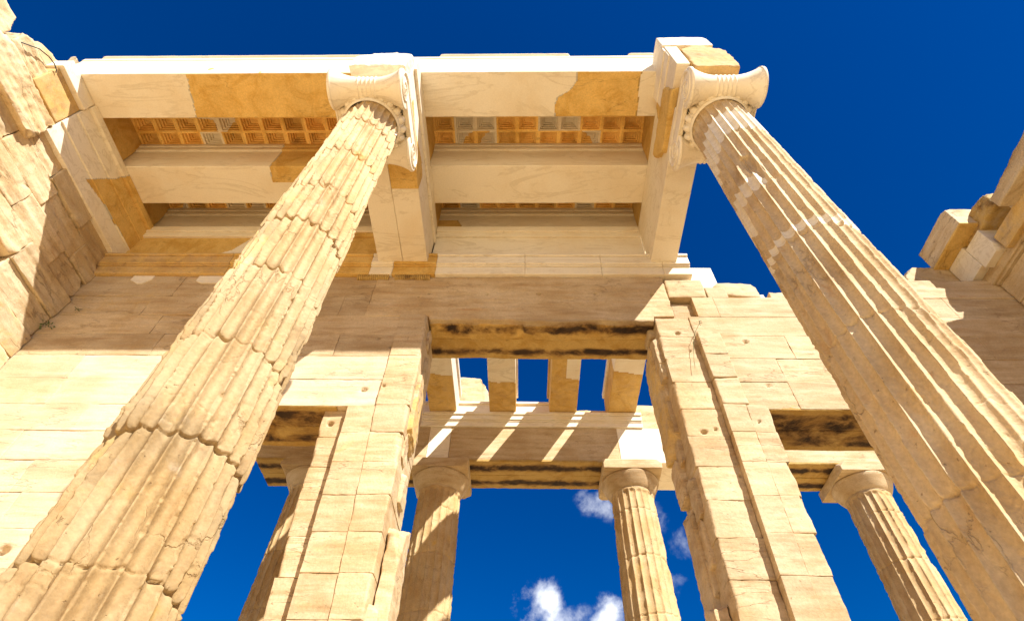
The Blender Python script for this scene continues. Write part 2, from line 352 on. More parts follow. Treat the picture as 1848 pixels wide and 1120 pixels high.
# central lintel : two long blocks, sooty soffit
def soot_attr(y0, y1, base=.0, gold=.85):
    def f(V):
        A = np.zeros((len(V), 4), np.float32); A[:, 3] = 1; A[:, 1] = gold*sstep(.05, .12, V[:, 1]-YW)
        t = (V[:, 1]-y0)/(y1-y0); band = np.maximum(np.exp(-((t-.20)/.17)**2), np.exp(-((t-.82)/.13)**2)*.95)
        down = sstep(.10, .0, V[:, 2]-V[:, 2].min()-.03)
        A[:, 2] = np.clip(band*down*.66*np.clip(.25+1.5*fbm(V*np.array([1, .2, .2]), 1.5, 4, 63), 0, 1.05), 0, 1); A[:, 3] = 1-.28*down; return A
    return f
lt = Buf()
stone(lt, (-2.72, YW-.008, 7.32), (2.55, YW+.42, 8.465), resd=(.018, .02, .018), e=.01, rough=.012, chip=.05, streak=(.6, 3, 9), attr=soot_attr(YW, YW+.88), cuts=[((2.5, YW, 8.45), (.3, -.4, 1), .03), ((-2.7, YW, 8.45), (-.6, -.3, 1), .06)],
      warp=lambda V: holes(V) + np.stack([0*V[:, 0], 0*V[:, 0], np.where((V[:, 2] < 7.45) & (V[:, 0] > -1.6) & (V[:, 0] < 2.2), -.12+.09*(fbm(V, 2.4, 5, 77)-.5)*2, 0)*np.clip((7.5-V[:, 2])/.15, 0, 1)], 1))
lp = dw.part('lintel', lt, M_WALL)
lt = Buf()
stone(lt, (-2.6, YW+.425, 7.22), (2.6, YW+.90, 8.3), resd=(.025, .02, .04), e=.012, rough=.012, chip=.05, streak=(.6, 3, 9), attr=soot_attr(YW, YW+.88))
dw.part('lintel', lt, M_WALL)
# beam holes drilled in the lintel face
# side-door lintel soffits: thin golden/black backing stones just below the course
for x0, x1 in ((DL0-.25, DL1+.2), (DR0-.2, DR1+.3)):
    for k, (ya, yb) in enumerate(((YW+.012, YW+.44), (YW+.445, YW+.90))):
        lt = Buf()
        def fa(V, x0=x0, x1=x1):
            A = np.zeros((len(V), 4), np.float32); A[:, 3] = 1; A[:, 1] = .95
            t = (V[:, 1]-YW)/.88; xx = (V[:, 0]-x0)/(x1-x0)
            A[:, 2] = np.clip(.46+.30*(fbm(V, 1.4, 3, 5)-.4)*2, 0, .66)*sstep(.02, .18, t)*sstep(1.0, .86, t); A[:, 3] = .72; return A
        stone(lt, (x0, ya, 5.285-.006*k), (x1, yb, 5.42), resd=(.025, .02, .05), e=.006, rough=.008, chip=.03, streak=(.8, 3, 6), attr=fa)
        dw.part('lintel', lt, M_WALL)

# jambs between the doors: strips of blocks in slightly different planes
def jamb(strips, r, name='jamb'):
    b = Buf()
    zz = [z for z in courses if z <= 5.31]
    for x0, x1, y0, top, ragL, ragR in strips:
        cs = [z for z in courses if z <= top+.01]
        for z0, z1 in zip(cs[:-1], cs[1:]):
            xa = x0 + (r.uniform(-.01, .012) if ragL else 0); xb = x1 + (r.uniform(-.012, .01) if ragR else 0)
            lo = (xa+.001, y0+r.uniform(-.003, .003), z0+.0015); hi = (xb-.001, YW+.86, z1-.0015)
            fine = z1 > 2
            cuts = []
            if (ragL or ragR) and fine:
                for _ in range(r.choice((1, 1, 2))):
                    s = 1 if ragR else -1; xe = xb if ragR else xa
                    cuts.append(((xe-s*.02*r.uniform(.2, 1.5), y0, z0+(z1-z0)*r.random()), (s, -1.0, r.uniform(-.08, .08)), .03))
            stone(b, lo, hi, resd=(.022, .05, .022) if fine else (.12, .2, .12), e=.004, rough=.006, chip=.022 if (ragL or ragR) else .012, fissure=.004, streak=(2, 3, 9), warp=taper, attr=(0, .05+.24*r.random(), 0, tint(r, .88, 1.05)), cuts=cuts)
    return dw.part(name, b, M_WALL)
def taper(V):
    V = holes(V); k = np.where(V[:, 0] < 0, np.interp(V[:, 0], (-2.87, -2.5, -2.1, -1.62), (-.057, -.028, -.043, 0)), np.interp(V[:, 0], (2.2, 2.78, 3.1, 3.4), (0, .024, .03, .042)))
    V[:, 0] += k*np.minimum(V[:, 2]-5.3, 0); return V
rj = random.Random(5)
jamb([(DL1, -2.50, YW+.10, 5.30, True, False), (-2.50, -2.10, YW-.015, 5.30, False, False), (-2.10, DC0, YW-.03, 7.34, False, True)], rj)
jamb([(DC1, 2.78, YW+.015, 7.34, True, False), (2.78, 3.10, YW-.10, 5.30, False, False), (3.10, DR0, YW-.09, 5.30, False, True)], rj)
# proud wall strip above the right jamb, down to the groove
b = Buf()
for z0, z1 in ((5.30, 5.82), (5.82, 6.32), (6.32, 6.84)):
    stone(b, (2.785, YW-.10, z0+.003), (3.15, YW+.2, z1-.003), resd=(.02, .05, .02), e=.008, rough=.006, chip=.04, streak=(2, 3, 9), attr=(0, .1, 0, tint()))
dw.part('jamb', b, M_WALL)
# broken lining slabs left standing in the central doorway
b = Buf()
stone(b, (-1.60, YW+.18, -1.6), (-1.42, YW+.62, 3.72), resd=(.025, .03, .03), e=.008, rough=.02, chip=.06, attr=(0, .15, 0, 1.05), cuts=[((-1.5, YW+.3, 3.55), (.3, -.6, 1), .10), ((-1.42, YW+.2, 3.0), (1, -.7, .2), .05)])
stone(b, (-1.66, YW+.05, -1.6), (-1.50, YW+.26, 2.75), resd=(.025, .03, .03), e=.008, rough=.025, chip=.07, attr=(0, 0, 0, 1.12), cuts=[((-1.6, YW+.1, 2.6), (.3, -.3, 1), .10)])
stone(b, (-1.66, YW+.12, 4.75), (-1.555, YW+.50, 5.9), resd=(.025, .03, .03), e=.008, rough=.02, chip=.06, attr=(0, .5, 0, .95), cuts=[((-1.6, YW+.2, 4.95), (.3, -.4, -1), .08)])
dw.part('jamb_lining', b, M_WALL)
b = Buf()
stone(b, (2.08, YW+.30, 4.9), (2.24, YW+.84, 6.9), resd=(.03, .03, .03), e=.008, rough=.03, chip=.08, attr=(0, .5, 0, .95), cuts=[((2.1, YW+.3, 5.2), (-1, -.3, -.6), .08)])
stone(b, (2.12, YW+.45, GZ), (2.24, YW+.86, 4.1), resd=(.03, .03, .03), e=.008, rough=.03, chip=.08, attr=(0, .3, 0, .95), cuts=[((2.1, YW+.4, 3.9), (-1, -.3, 1), .08)])
stone(b, (2.02, YW+.20, GZ), (2.2, YW+.55, 2.85), resd=(.03, .03, .03), e=.008, rough=.03, chip=.08, attr=(0, .0, 0, 1.1), cuts=[((2.1, YW+.2, 2.7), (-.4, -.3, 1), .08)])
dw.part('jamb_lining', b, M_WALL)
rg = random.Random(17); b = Buf(); zz_ = 2.9
while zz_ < 7.1:
    h_ = rg.uniform(.25, .6); ya = YW+rg.uniform(.06, .45); yb = min(ya+rg.uniform(.18, .42), YW+.86); xo = rg.uniform(.03, .11)
    lo = (DC1-xo, ya, zz_); hi = (DC1+.06, yb, zz_+h_)
    stone(b, lo, hi, res=.022, e=.01, rough=.02, chip=.06, fissure=.008, attr=(0, .3*rg.random(), .25 if zz_ > 6.3 else .0, rg.uniform(.85, 1.05)), cuts=rand_cuts(lo, hi, 3, .06, rg)); zz_ += h_*rg.uniform(.6, 1.3)
dw.part('jamb_lining', b, M_WALL)
b = Buf(); zz_ = 4.0
while zz_ < 7.0:
    h_ = rg.uniform(.3, .7); ya = YW+rg.uniform(.06, .45); yb = min(ya+rg.uniform(.18, .42), YW+.86); xo = rg.uniform(.02, .07)
    lo = (DC0-.06, ya, zz_); hi = (DC0+xo, yb, zz_+h_)
    stone(b, lo, hi, res=.022, e=.01, rough=.02, chip=.06, fissure=.008, attr=(0, .4*rg.random(), .3 if zz_ > 6.4 else .0, rg.uniform(.8, 1.0)), cuts=rand_cuts(lo, hi, 3, .06, rg)); zz_ += h_*rg.uniform(.8, 1.5)
dw.part('jamb_lining', b, M_WALL)

# wall capital: three stepped mouldings under the architrave
def cap_attr(V):
    A = np.zeros((len(V), 4), np.float32); A[:, 3] = 1; x = V[:, 0]
    g_ = ((x < -2.9) | ((x > -2.47) & (x < -1.66))); A[:, 0] = ~g_; A[:, 1] = np.where(g_, np.where(x < -5.6, .45, 1.0), 0); A[:, 3] = np.where(g_, 1.0, 1.0); return A
for k, (xa, xb) in enumerate(((-8.45, -5.62), (-5.615, -2.9), (-2.897, -2.47), (-2.467, -1.66), (-1.657, .02), (.023, 1.45), (1.453, 2.6), (2.603, 3.11))):
    b = Buf(); xx = (.025, .05, .02)
    stone(b, (xa, YW-.075, 8.475), (xb, YW+.3, 8.70), resd=xx, e=.01, rough=.002, chip=.006, attr=cap_attr)
    stone(b, (xa, YW-.105, 8.703), (xb, YW+.3, 8.735), resd=xx, e=.006, rough=.001, chip=.004, attr=cap_attr)
    stone(b, (xa, YW-.135, 8.738), (xb, YW+.3, 8.965), resd=xx, e=.012, rough=.002, chip=.006, attr=cap_attr)
    stone(b, (xa, YW-.17, 8.968), (xb, YW+.3, 9.025), resd=xx, e=.01, rough=.001, chip=.004, attr=cap_attr)
    dw.part('wall_capital', b, M_BEAM)
# carved leaf moulding surviving below the capital
for xa, xb in ((-5.3, -4.6), (-3.1, -2.5), (-2.4, -1.7)):
    b = Buf()
    n_ = int((xb-xa)/.035)
    for i in range(n_):
        x = xa+i*.035; stone(b, (x, YW-.06, 8.36), (x+.027, YW+.02, 8.474), res=.012, e=.008, rough=.001, chip=.006, attr=(0, .7, .2, .75), cuts=[((x, YW-.05, 8.39), (0, -1, -1), .004)])
    dw.part('leaf_moulding', b, M_BEAM)

# ------------------------------------------------------------------ side walls
def side_wall(name, label, face, sgn, y0, y1, tops, r, base, rough, hollow=.06, lit=0, mat=None):
    t = Thing(name, label, 'wall', base); b = Buf()
    zz = GZ; k = 0
    zs = [GZ]
    while zs[-1] < 9.0: zs.append(zs[-1]+.49)
    for z0, z1 in zip(zs[:-1], zs[1:]):
        ys = [y1]; ys.append(y1-r.uniform(.4, 1.3))
        while ys[-1] > y0+.6: ys.append(ys[-1]-r.uniform(.7, 1.5))
        ys.append(y0)
        for a, c in zip(ys[1:], ys[:-1]):
            if z0 > tops((a+c)/2)-.2: continue
            off = r.uniform(-.05, .035) if z1 > 2 else 0
            if r.random() < hollow and z1 > 3: off = -.16
            f = face + sgn*(-off)
            lo = [min(f, face+sgn*.6), a+.0015, z0+.0015]; hi = [max(f, face+sgn*.6), c-.0015, z1-.0015]
            fine = z1 > 2.5 and c > .5
            cuts = rand_cuts(lo, hi, r.choice((0, 1, 2, 3)), .09, r) if fine else ()
            stone(b, lo, hi, resd=(.06, .03, .03) if fine else (.3, .2, .2), e=.006, rough=rough*r.uniform(.6, 1.5), chip=.03, fissure=rough*1.1 if fine else 0, streak=(4, 1.0, 8), attr=(0, .35*r.random() if r.random() < .5 else 0, 0, tint(r, .86, 1.12)), cuts=cuts)
    t.part('ashlar_blocks', b, mat or M_SIDE)
    cbf = Buf(); lo = [min(face+sgn*.2, face+sgn*.55), y0+.1, GZ]; hi = [max(face+sgn*.2, face+sgn*.55), y1-.02, 8.3]
    stone(cbf, lo, hi, res=1.0, e=.004, rough=0, chip=0, attr=(0, .3, 0, .7)); t.part('rubble_core', cbf, mat or M_SIDE)
    return t
lw = side_wall('side_wall', 'rugged pale block wall rising beside the coffered ceiling, half sunlit and half in shade', -8.1, -1, -3.5, 5.995, lambda y: 9.1 if y > 2.2 else 9.5, random.Random(11), (-8.4, 1.2, GZ), .016)
rwall = side_wall('side_wall', 'shaded brown block wall at the far right edge beyond the right fluted column', 8.5, 1, -3.5, 5.98, lambda y: 8.75 if y > 4.9 else 9.0, random.Random(31), (8.8, 1.2, GZ), .006, hollow=0)
# broken topmost blocks of the left wall
b = Buf()
stone(b, (-8.75, .3, 9.02), (-8.02, 1.95, 9.62), res=.03, e=.02, rough=.02, chip=.08, streak=(3, 1, 8), attr=(0, 0, 0, 1.12), cuts=[((-8.1, 1.9, 9.5), (.4, 1, .6), .06)])
lw.part('broken_block', b, M_SIDE)
b = Buf()
stone(b, (-8.55, 1.9, 8.62), (-7.98, 3.40, 9.28), res=.028, e=.02, rough=.03, chip=.09, fissure=.03, streak=(5, 1, 7), attr=(0, .05, 0, 1.15), cuts=[((-8.0, 3.35, 8.7), (1, .6, -.8), .10), ((-8.0, 2.0, 9.2), (1, -.6, .8), .08)])
stone(b, (-8.55, 2.05, 9.2), (-8.04, 2.95, 9.72), res=.028, e=.02, rough=.03, chip=.09, fissure=.03, streak=(5, 1, 7), attr=(0, .05, 0, 1.15), cuts=[((-8.0, 2.1, 9.6), (.6, -.8, .8), .08)])
lw.part('broken_block', b, M_SIDE)
b = Buf()
stone(b, (-8.9, 2.32, 9.5), (-8.25, 2.98, 10.32), res=.03, e=.05, rough=.03, chip=.14, attr=(0, .1, 0, 1.1), cuts=[((-8.3, 2.4, 10.2), (.7, -.5, .8), .08), ((-8.25, 2.9, 10.2), (.5, .8, .8), .05)])
lw.part('broken_block', b, M_SIDE)

# masonry at the top of the right wall
def loose(name, label, cat, lo, hi, group=None, mat=None, **kw):
    b = Buf(); kw.setdefault('res', .025); stone(b, lo, hi, **kw)
    o = build(name, b, mat or M_SIDE, ((lo[0]+hi[0])/2, (lo[1]+hi[1])/2, lo[2])); tag(o, label, cat, group); return o
loose('cornice_block', 'overhanging cornice block with a sunlit front end jutting from the right wall', 'block', (7.98, 5.22, 9.10), (8.95, 6.26, 9.64), e=.01, rough=.008, chip=.06, attr=lambda V: np.stack([0*V[:, 0], np.where(V[:, 2] < 9.13, .9, .15), 0*V[:, 0], 0*V[:, 0]+1.0], 1), cuts=[((8.1, 5.3, 9.7), (-.7, -.7, 1.2), .04)])
loose('marble_patch_block', 'smooth white new marble block set under the overhanging cornice block', 'block', (8.26, 5.74, 8.50), (8.9, 6.24, 9.095), e=.006, rough=.001, chip=.004, attr=(1, 0, 0, .95))
loose('marble_patch_block', 'tall smooth white marble block joining the golden courses near the right edge', 'block', (8.27, 5.30, 8.42), (8.9, 5.735, 9.0), e=.006, rough=.001, chip=.01, attr=(1, 0, 0, .95), cuts=[((8.3, 5.35, 8.5), (-.3, -1, -.5), .05)])
loose('rubble_block', 'dark rough rubble stone wedged between cornice blocks on the right wall', 'block', (8.30, 4.75, 8.98), (8.95, 5.7, 9.42), e=.03, rough=.03, chip=.14, attr=(0, .6, .22, .75), cuts=[((8.4, 4.9, 9.4), (-.6, -.6, 1), .1)])
loose('cornice_block', 'large shaded cornice block cut off by the right border of the photo', 'block', (8.06, 2.4, 8.62), (8.95, 4.62, 9.0), e=.012, rough=.018, chip=.09, fissure=.012, attr=(0, .1, 0, .9), cuts=[((8.1, 3.5, 9.0), (-.8, .1, 1), .05), ((8.1, 4.6, 8.9), (-.3, 1, .6), .05)])
loose('wall_block', 'long golden block lying in the upper courses below the right-edge cornice', 'block', (8.30, 3.2, 8.30), (8.95, 5.25, 8.655), e=.01, rough=.008, chip=.05, attr=(0, .5, 0, .95))
loose('wall_block', 'rough shaded block on the wall top under the overhanging cornice block', 'block', (7.3, 6.25, 8.1), (8.7, 7.0, 9.2), e=.02, rough=.012, chip=.07, attr=(0, .15, 0, .95), cuts=[((7.5, 6.3, 9.1), (-1, -.2, .8), .06)])
loose('wall_block', 'shaded block filling the inner corner between the right wall and the door wall', 'block', (8.42, 4.9, 8.25), (8.98, 6.24, 8.5), e=.01, rough=.006, chip=.04, attr=(0, .15, 0, .95))
# blocks on the broken top of the door wall
loose('marble_block', 'large bright white new block on the wall top beside the moulding end', 'block', (3.0, 6.16, 8.1), (3.62, 6.9, 9.02), e=.006, rough=.003, chip=.006, attr=(1, 0, 0, 1.12), mat=M_WALL)
loose('marble_block', 'small white new block on the wall top behind the rounded boulder', 'block', (4.0, 6.25, 7.8), (4.42, 6.9, 8.28), e=.006, rough=.003, chip=.006, attr=(1, 0, 0, 1.12), mat=M_WALL)
b = Buf()
stone(b, (3.42, 6.0, 7.86), (4.22, 6.5, 8.36), res=.022, e=.10, rough=.02, chip=.12, attr=(0, .2, 0, 1.0), cuts=[((4.2, 6.0, 8.2), (1, -.2, 1.6), .04), ((3.45, 6.0, 8.2), (-1, -.5, .7), .05), ((3.5, 6.02, 8.0), (-.8, -1, 0), .03)])
tag(build('boulder', b, M_WALL, (3.82, 6.25, 7.86)), 'rounded tan broken stone resting on the wall top between two white blocks', 'stone')
loose('marble_block', 'short white moulding block ending the cornice line above the wall capital', 'block', (2.9, 6.02, 9.03), (3.12, 6.6, 9.32), e=.006, rough=.001, chip=.004, attr=(1, 0, 0, 1.1), mat=M_BEAM)

# ------------------------------------------------------------------ architraves
XLI, XLO, XRI, XRO = -1.83, -2.77, 2.39, 2.87
ZA, ZB, ZT = 8.8, 10.25, 11.22
def inpoly(x, y, poly):
    ins = np.zeros(len(x), bool); n = len(poly)
    for i in range(n):
        x1, y1 = poly[i]; x2, y2 = poly[(i+1) % n]
        c = ((y1 > y) != (y2 > y)) & (x < (x2-x1)*(y-y1)/(y2-y1+1e-12)+x1); ins ^= c
    return ins
def patch_attr(fresh, polys, axes=(0, 1), tintv=1.0, gold=.9, goldtint=1.0, wob=.03):
    """new marble with old golden stone inlaid (or the reverse) inside the polygons"""
    def f(V):
        A = np.zeros((len(V), 4), np.float32); W_ = V + (fbm(V, 5, 3, 41)-.5)[:, None]*wob*2
        ins = np.zeros(len(V), bool)
        for p in polys: ins |= inpoly(W_[:, axes[0]], W_[:, axes[1]], p)
        old = ins if fresh else ~ins
        sh = np.zeros(len(V), bool)
        for p in polys: sh |= inpoly(W_[:, axes[0]]+.014, W_[:, axes[1]]+.006, p)
        seam = sh ^ ins
        A[:, 0] = ~old; A[:, 1] = np.where(old, gold, 0); A[:, 3] = np.where(seam, .5, np.where(old, goldtint*(1+.25*(fbm(V, 2.2, 4, 55)-.5)), tintv)); return A
    return f
# architrave on the left column row: two stones side by side, running back to the door wall
t = Thing('architrave', 'wide double marble architrave running back from the left fluted column to the door wall', 'architrave', (-2.3, 4.2, ZA), 'architraves')
b = Buf(); stone(b, (XLO, 2.62, ZA), (-2.303, YW-.02, ZB-.002), resd=(.04, .03, .05), e=.008, rough=.001, chip=.004, attr=(1, 0, 0, 1.0)); t.part('beam_stone', b, M_BEAM)
b = Buf(); stone(b, (-2.297, 2.62, ZA-.004), (XLI, YW-.02, ZB-.002), resd=(.03, .022, .035), e=.008, rough=.0015, chip=.006, attr=lambda V: np.where(((V[:, 1] < 4.36) & (V[:, 1] > 3.0) & (V[:, 2] < 9.25+.1*np.sin(V[:, 1]*5)))[:, None], np.array([[0, .9, 0, 1.0]]), np.array([[1, 0, 0, 1.0]]))); t.part('beam_stone', b, M_BEAM)
b = Buf(); stone(b, (-1.83, 2.62, 9.62), (XLI+.05, YW-.03, 9.68), resd=(.03, .06, .03), e=.006, rough=0, chip=.002, attr=(1, 0, 0, 1)); stone(b, (-1.835, 2.62, 9.683), (XLI+.025, YW-.03, 9.80), resd=(.03, .06, .03), e=.006, rough=0, chip=.002, attr=(1, 0, 0, 1)); t.part('moulding', b, M_BEAM)
b = Buf(); stone(b, (-2.75, 2.42, 9.1), (-1.86, 2.98, 9.86), res=.02, e=.01, rough=.035, chip=.10, attr=(1, 0, 0, 1.05), cuts=[((-2.7, 2.5, 9.7), (-.6, -.6, 1), .06), ((-2.3, 2.45, 9.8), (0, -.8, 1), .06)]); t.part('broken_end', b, M_BEAM)
# right architrave : only its inner stone survives
t = Thing('architrave', 'single narrow marble architrave beside open sky running back from the right fluted column', 'architrave', (2.63, 4.2, ZA), 'architraves')
b = Buf(); stone(b, (XRI, 3.05, ZA), (XRO, YW-.02, ZB-.002), resd=(.025, .022, .03), e=.008, rough=.0012, chip=.005, attr=patch_attr(True, [[(2.0, 9.25), (2.0, 10.4), (3.42, 10.4), (3.72, 9.7), (3.40, 9.2)]], axes=(1, 2), wob=.02)); t.part('beam_stone', b, M_BEAM)
b = Buf(); stone(b, (XRI-.05, 2.42, 9.1), (2.55, 3.3, 10.55), resd=(.025, .03, .03), e=.008, rough=.002, chip=.02, attr=(1, 0, 0, 1.02), cuts=[((2.35, 3.2, 9.5), (-.1, 1, -.55), .05)])
for k, zz in enumerate((9.62, 9.9)):
    stone(b, (XRI-.05-.02*(k+1), 2.44, zz), (2.5, 3.28, 10.54), resd=(.03, .04, .04), e=.006, rough=.001, chip=.004, attr=(1, 0, 0, 1.02))
stone(b, (2.30, 2.40, 10.12), (3.16, 3.3, 10.66), res=.025, e=.01, rough=.012, chip=.06, attr=(1, 0, 0, 1.08), cuts=[((3.1, 2.5, 10.6), (.8, -.3, .7), .06)])
t.part('broken_end', b, M_BEAM)
b = Buf(); stone(b, (2.56, 2.40, 8.9), (3.26, 3.3, 10.10), res=.022, e=.012, rough=.02, chip=.08, attr=(0, .4, 0, .95), cuts=[((3.2, 2.4, 9.85), (1, -.2, 1.2), .05), ((2.6, 2.4, 9.9), (-1, -.4, 1.0), .05)]); t.part('broken_end', b, M_BEAM, label='broken golden old stone end')
b = Buf(); stone(b, (2.30, 2.75, 8.98), (2.42, 4.1, 9.6), res=.022, e=.02, rough=.02, chip=.10, attr=(0, .8, 0, 1.0), cuts=[((2.3, 3.9, 9.2), (-.3, 1, -.7), .05), ((2.3, 2.9, 9.4), (-.2, -1, .3), .06)]); t.part('old_stone_fragment', b, M_BEAM)
# architrave on the left wall
t = Thing('architrave', 'marble architrave with stepped bands lying on top of the left block wall', 'architrave', (-8.3, 4.6, 9.03), 'architraves')
pa = patch_attr(True, [[(4.42, 9.3), (4.72, 9.95), (4.80, 10.3), (6.2, 10.3), (6.2, 9.45), (5.0, 9.42)]], axes=(1, 2), wob=.02)
for k, (z0, z1, xf_) in enumerate(((9.05, 9.42, -8.03), (9.42, 9.80, -8.0), (9.80, 10.10, -7.97), (10.10, 10.248, -7.90))):
    b = Buf(); stone(b, (-8.6, 3.40, z0+.001), (xf_, YW+.06, z1-.001), resd=(.05, .022, .022), e=.005, rough=.0015, chip=.005, attr=pa); t.part('band', b, M_BEAM)
b = Buf(); stone(b, (-8.6, 2.66, 9.30), (-8.02, 3.385, 9.95), res=.03, e=.008, rough=.006, chip=.02, attr=(0, .45, 0, 1.0)); stone(b, (-8.6, 2.62, 9.953), (-7.93, 3.385, 10.245), res=.03, e=.008, rough=.003, chip=.01, attr=(1, 0, 0, .98)); t.part('beam_stone', b, M_BEAM)
# architrave band on the door wall
def wa_attr(V):
    A = np.zeros((len(V), 4), np.float32); W_ = V + (fbm(V, 3, 3, 41)-.5)[:, None]*.08; x, zz = W_[:, 0], W_[:, 2]
    old = inpoly(x, zz, [(-9, 9.0), (-6.9, 9.0), (-6.2, 9.25), (-5.9, 9.45), (-5.6, 10.05), (-8.4, 10.0)]) | inpoly(x, zz, [(-3.7, 9.1), (-2.5, 9.1), (-2.5, 9.95), (-3.7, 9.95)])
    A[:, 0] = ~old; A[:, 1] = np.where(old, .75, 0); A[:, 3] = np.where(old, .95, 1.0); return A
for xa, xb, lab in ((-8.6, XLO-.003, 'long marble architrave band over the wall capital behind the left column'), (XLI+.003, XRI-.003, 'clean marble architrave band over the wall capital above the central doorway')):
    t = Thing('wall_architrave', lab, 'architrave', ((xa+xb)/2, 6.2, 9.03))
    b = Buf(); stone(b, (xa, YW+.03, 9.03), (xb, YW+.5, 9.90), resd=(.025, .08, .025), e=.006, rough=.0012, chip=.004, attr=wa_attr); t.part('band', b, M_BEAM)
    b = Buf(); stone(b, (xa, YW-.02, 9.903), (xb, YW+.5, 10.05), resd=(.03, .08, .03), e=.008, rough=.001, chip=.004, attr=lambda V: np.stack([((V[:, 0] < -5.6) | (V[:, 0] > -1.9))*1., np.where((V[:, 0] < -5.6) | (V[:, 0] > -1.9), 0, .6), 0*V[:, 0], 0*V[:, 0]+1], 1)); stone(b, (xa, YW-.05, 10.053), (xb, YW+.5, 10.246), resd=(.05, .08, .03), e=.008, rough=.001, chip=.004, attr=(1, 0, 0, 1)); t.part('crown_moulding', b, M_BEAM)

# ------------------------------------------------------------------ ceiling beams
def cross_beam(label, x0, x1, y0, y1, attr, crown=False, cuts=(), fine=.02, zt=ZT):
    t = Thing('ceiling_beam', label, 'beam', ((x0+x1)/2, (y0+y1)/2, ZB), 'ceiling beams')
    b = Buf(); stone(b, (x0, y0, ZB+.002), (x1, y1, zt-.26), resd=(fine*1.2, fine, .05), e=.007, rough=.0018, chip=.013, attr=attr, cuts=cuts); t.part('beam_stone', b, M_BEAM)
    b = Buf(); c = .045
    stone(b, (x0, y0-(c if crown else 0), zt-.257), (x1, y1+c, zt-.12), resd=(.03, .05, .03), e=.01, rough=.001, chip=.008, attr=attr); stone(b, (x0, y0-(c+.02 if crown else 0.01), zt-.117), (x1, y1+c+.02, zt-.002), resd=(.03, .05, .03), e=.006, rough=.001, chip=.006, attr=attr); t.part('crown_moulding', b, M_BEAM)
def pale_front(f):
    def g_(V):
        A = f(V); m = (V[:, 1] < 2.856+.03*(fbm(V, 4, 3, 8)-.5)) | ((V[:, 2] > ZT-.3) & (V[:, 1] < 2.9)); A[:, 1] = np.where(m, 0, A[:, 1]); A[:, 0] = np.where(m, 1, A[:, 0]); A[:, 3] = np.where(m, 1.0, A[:, 3]); return A
    return g_
P1 = [(-6.0, 2.6), (-6.04, 3.0), (-6.12, 3.68), (-6.15, 3.9), (-2.0, 3.9), (-2.0, 2.6)]
cross_beam('front ceiling beam whose left third is new and right part old golden marble', -8.45, -2.31, 2.85, 3.64, pale_front(patch_attr(True, [P1], wob=.04, gold=1.0, goldtint=1.05)))
P2 = [(.56, 4.0), (.56, 3.55), (.60, 3.3), (.82, 3.15), (.92, 2.98), (.95, 2.5), (2.05, 2.5), (2.05, 4.0)]
cross_beam('front ceiling beam of pale new marble with a golden inlay near its right end', -2.29, 2.62, 2.85, 3.64, pale_front(patch_attr(True, [P2], wob=.03, gold=.95, goldtint=1.05)))
P3 = [(-4.98, 4.2), (-5.05, 4.95), (-2.0, 4.95), (-2.0, 4.2)]
cross_beam('second ceiling beam behind the left column, new marble with a small golden end', -8.45, -2.31, 4.60, 5.41, patch_attr(True, [P3], wob=.02), crown=True)
cross_beam('second ceiling beam spanning the central bay, plain new marble', -2.29, 2.62, 4.60, 5.41, (1, 0, 0, 1), crown=True)
PW = patch_attr(True, [[(-1.9, 10.2), (-1.9, 10.78), (-1.45, 10.75), (-1.35, 10.55), (-1.5, 10.2)]], axes=(0, 2), wob=.02)
cross_beam('ceiling beam set against the door wall in the left bay', -8.7, -2.31, 6.10, 6.7, (1, 0, 0, .97), crown=True)
cross_beam('ceiling beam set against the door wall in the central bay', -2.29, 2.62, 6.10, 6.7, PW, crown=True)
# upright filler stones over the architraves between the beams
k = 0
for y0, y1, wh in ((3.66, 4.58, 0), (5.43, 6.08, 1)):
    for xa, xb, s, lab in ((-8.9, -8.08, 0, 'left wall'), (XLO+.03, XLI-.03, 0, 'left column'), (XRI+.03, XRO-.02, 0, 'right column')):
        lb = 'upright golden stone between two beams above the %s %s' % (lab, 'nearer the front' if wh == 0 else 'nearer the door wall')
        loose('filler_block', lb, 'block', (xa, y0, ZB+.001), (xb, y1, ZT+.2), res=.03, e=.008, rough=.005, chip=.02, attr=(1, 0, 0, .95) if False else (0, .9, .12 if wh == 0 and 'wall' in lab else 0, .95), mat=M_BEAM)
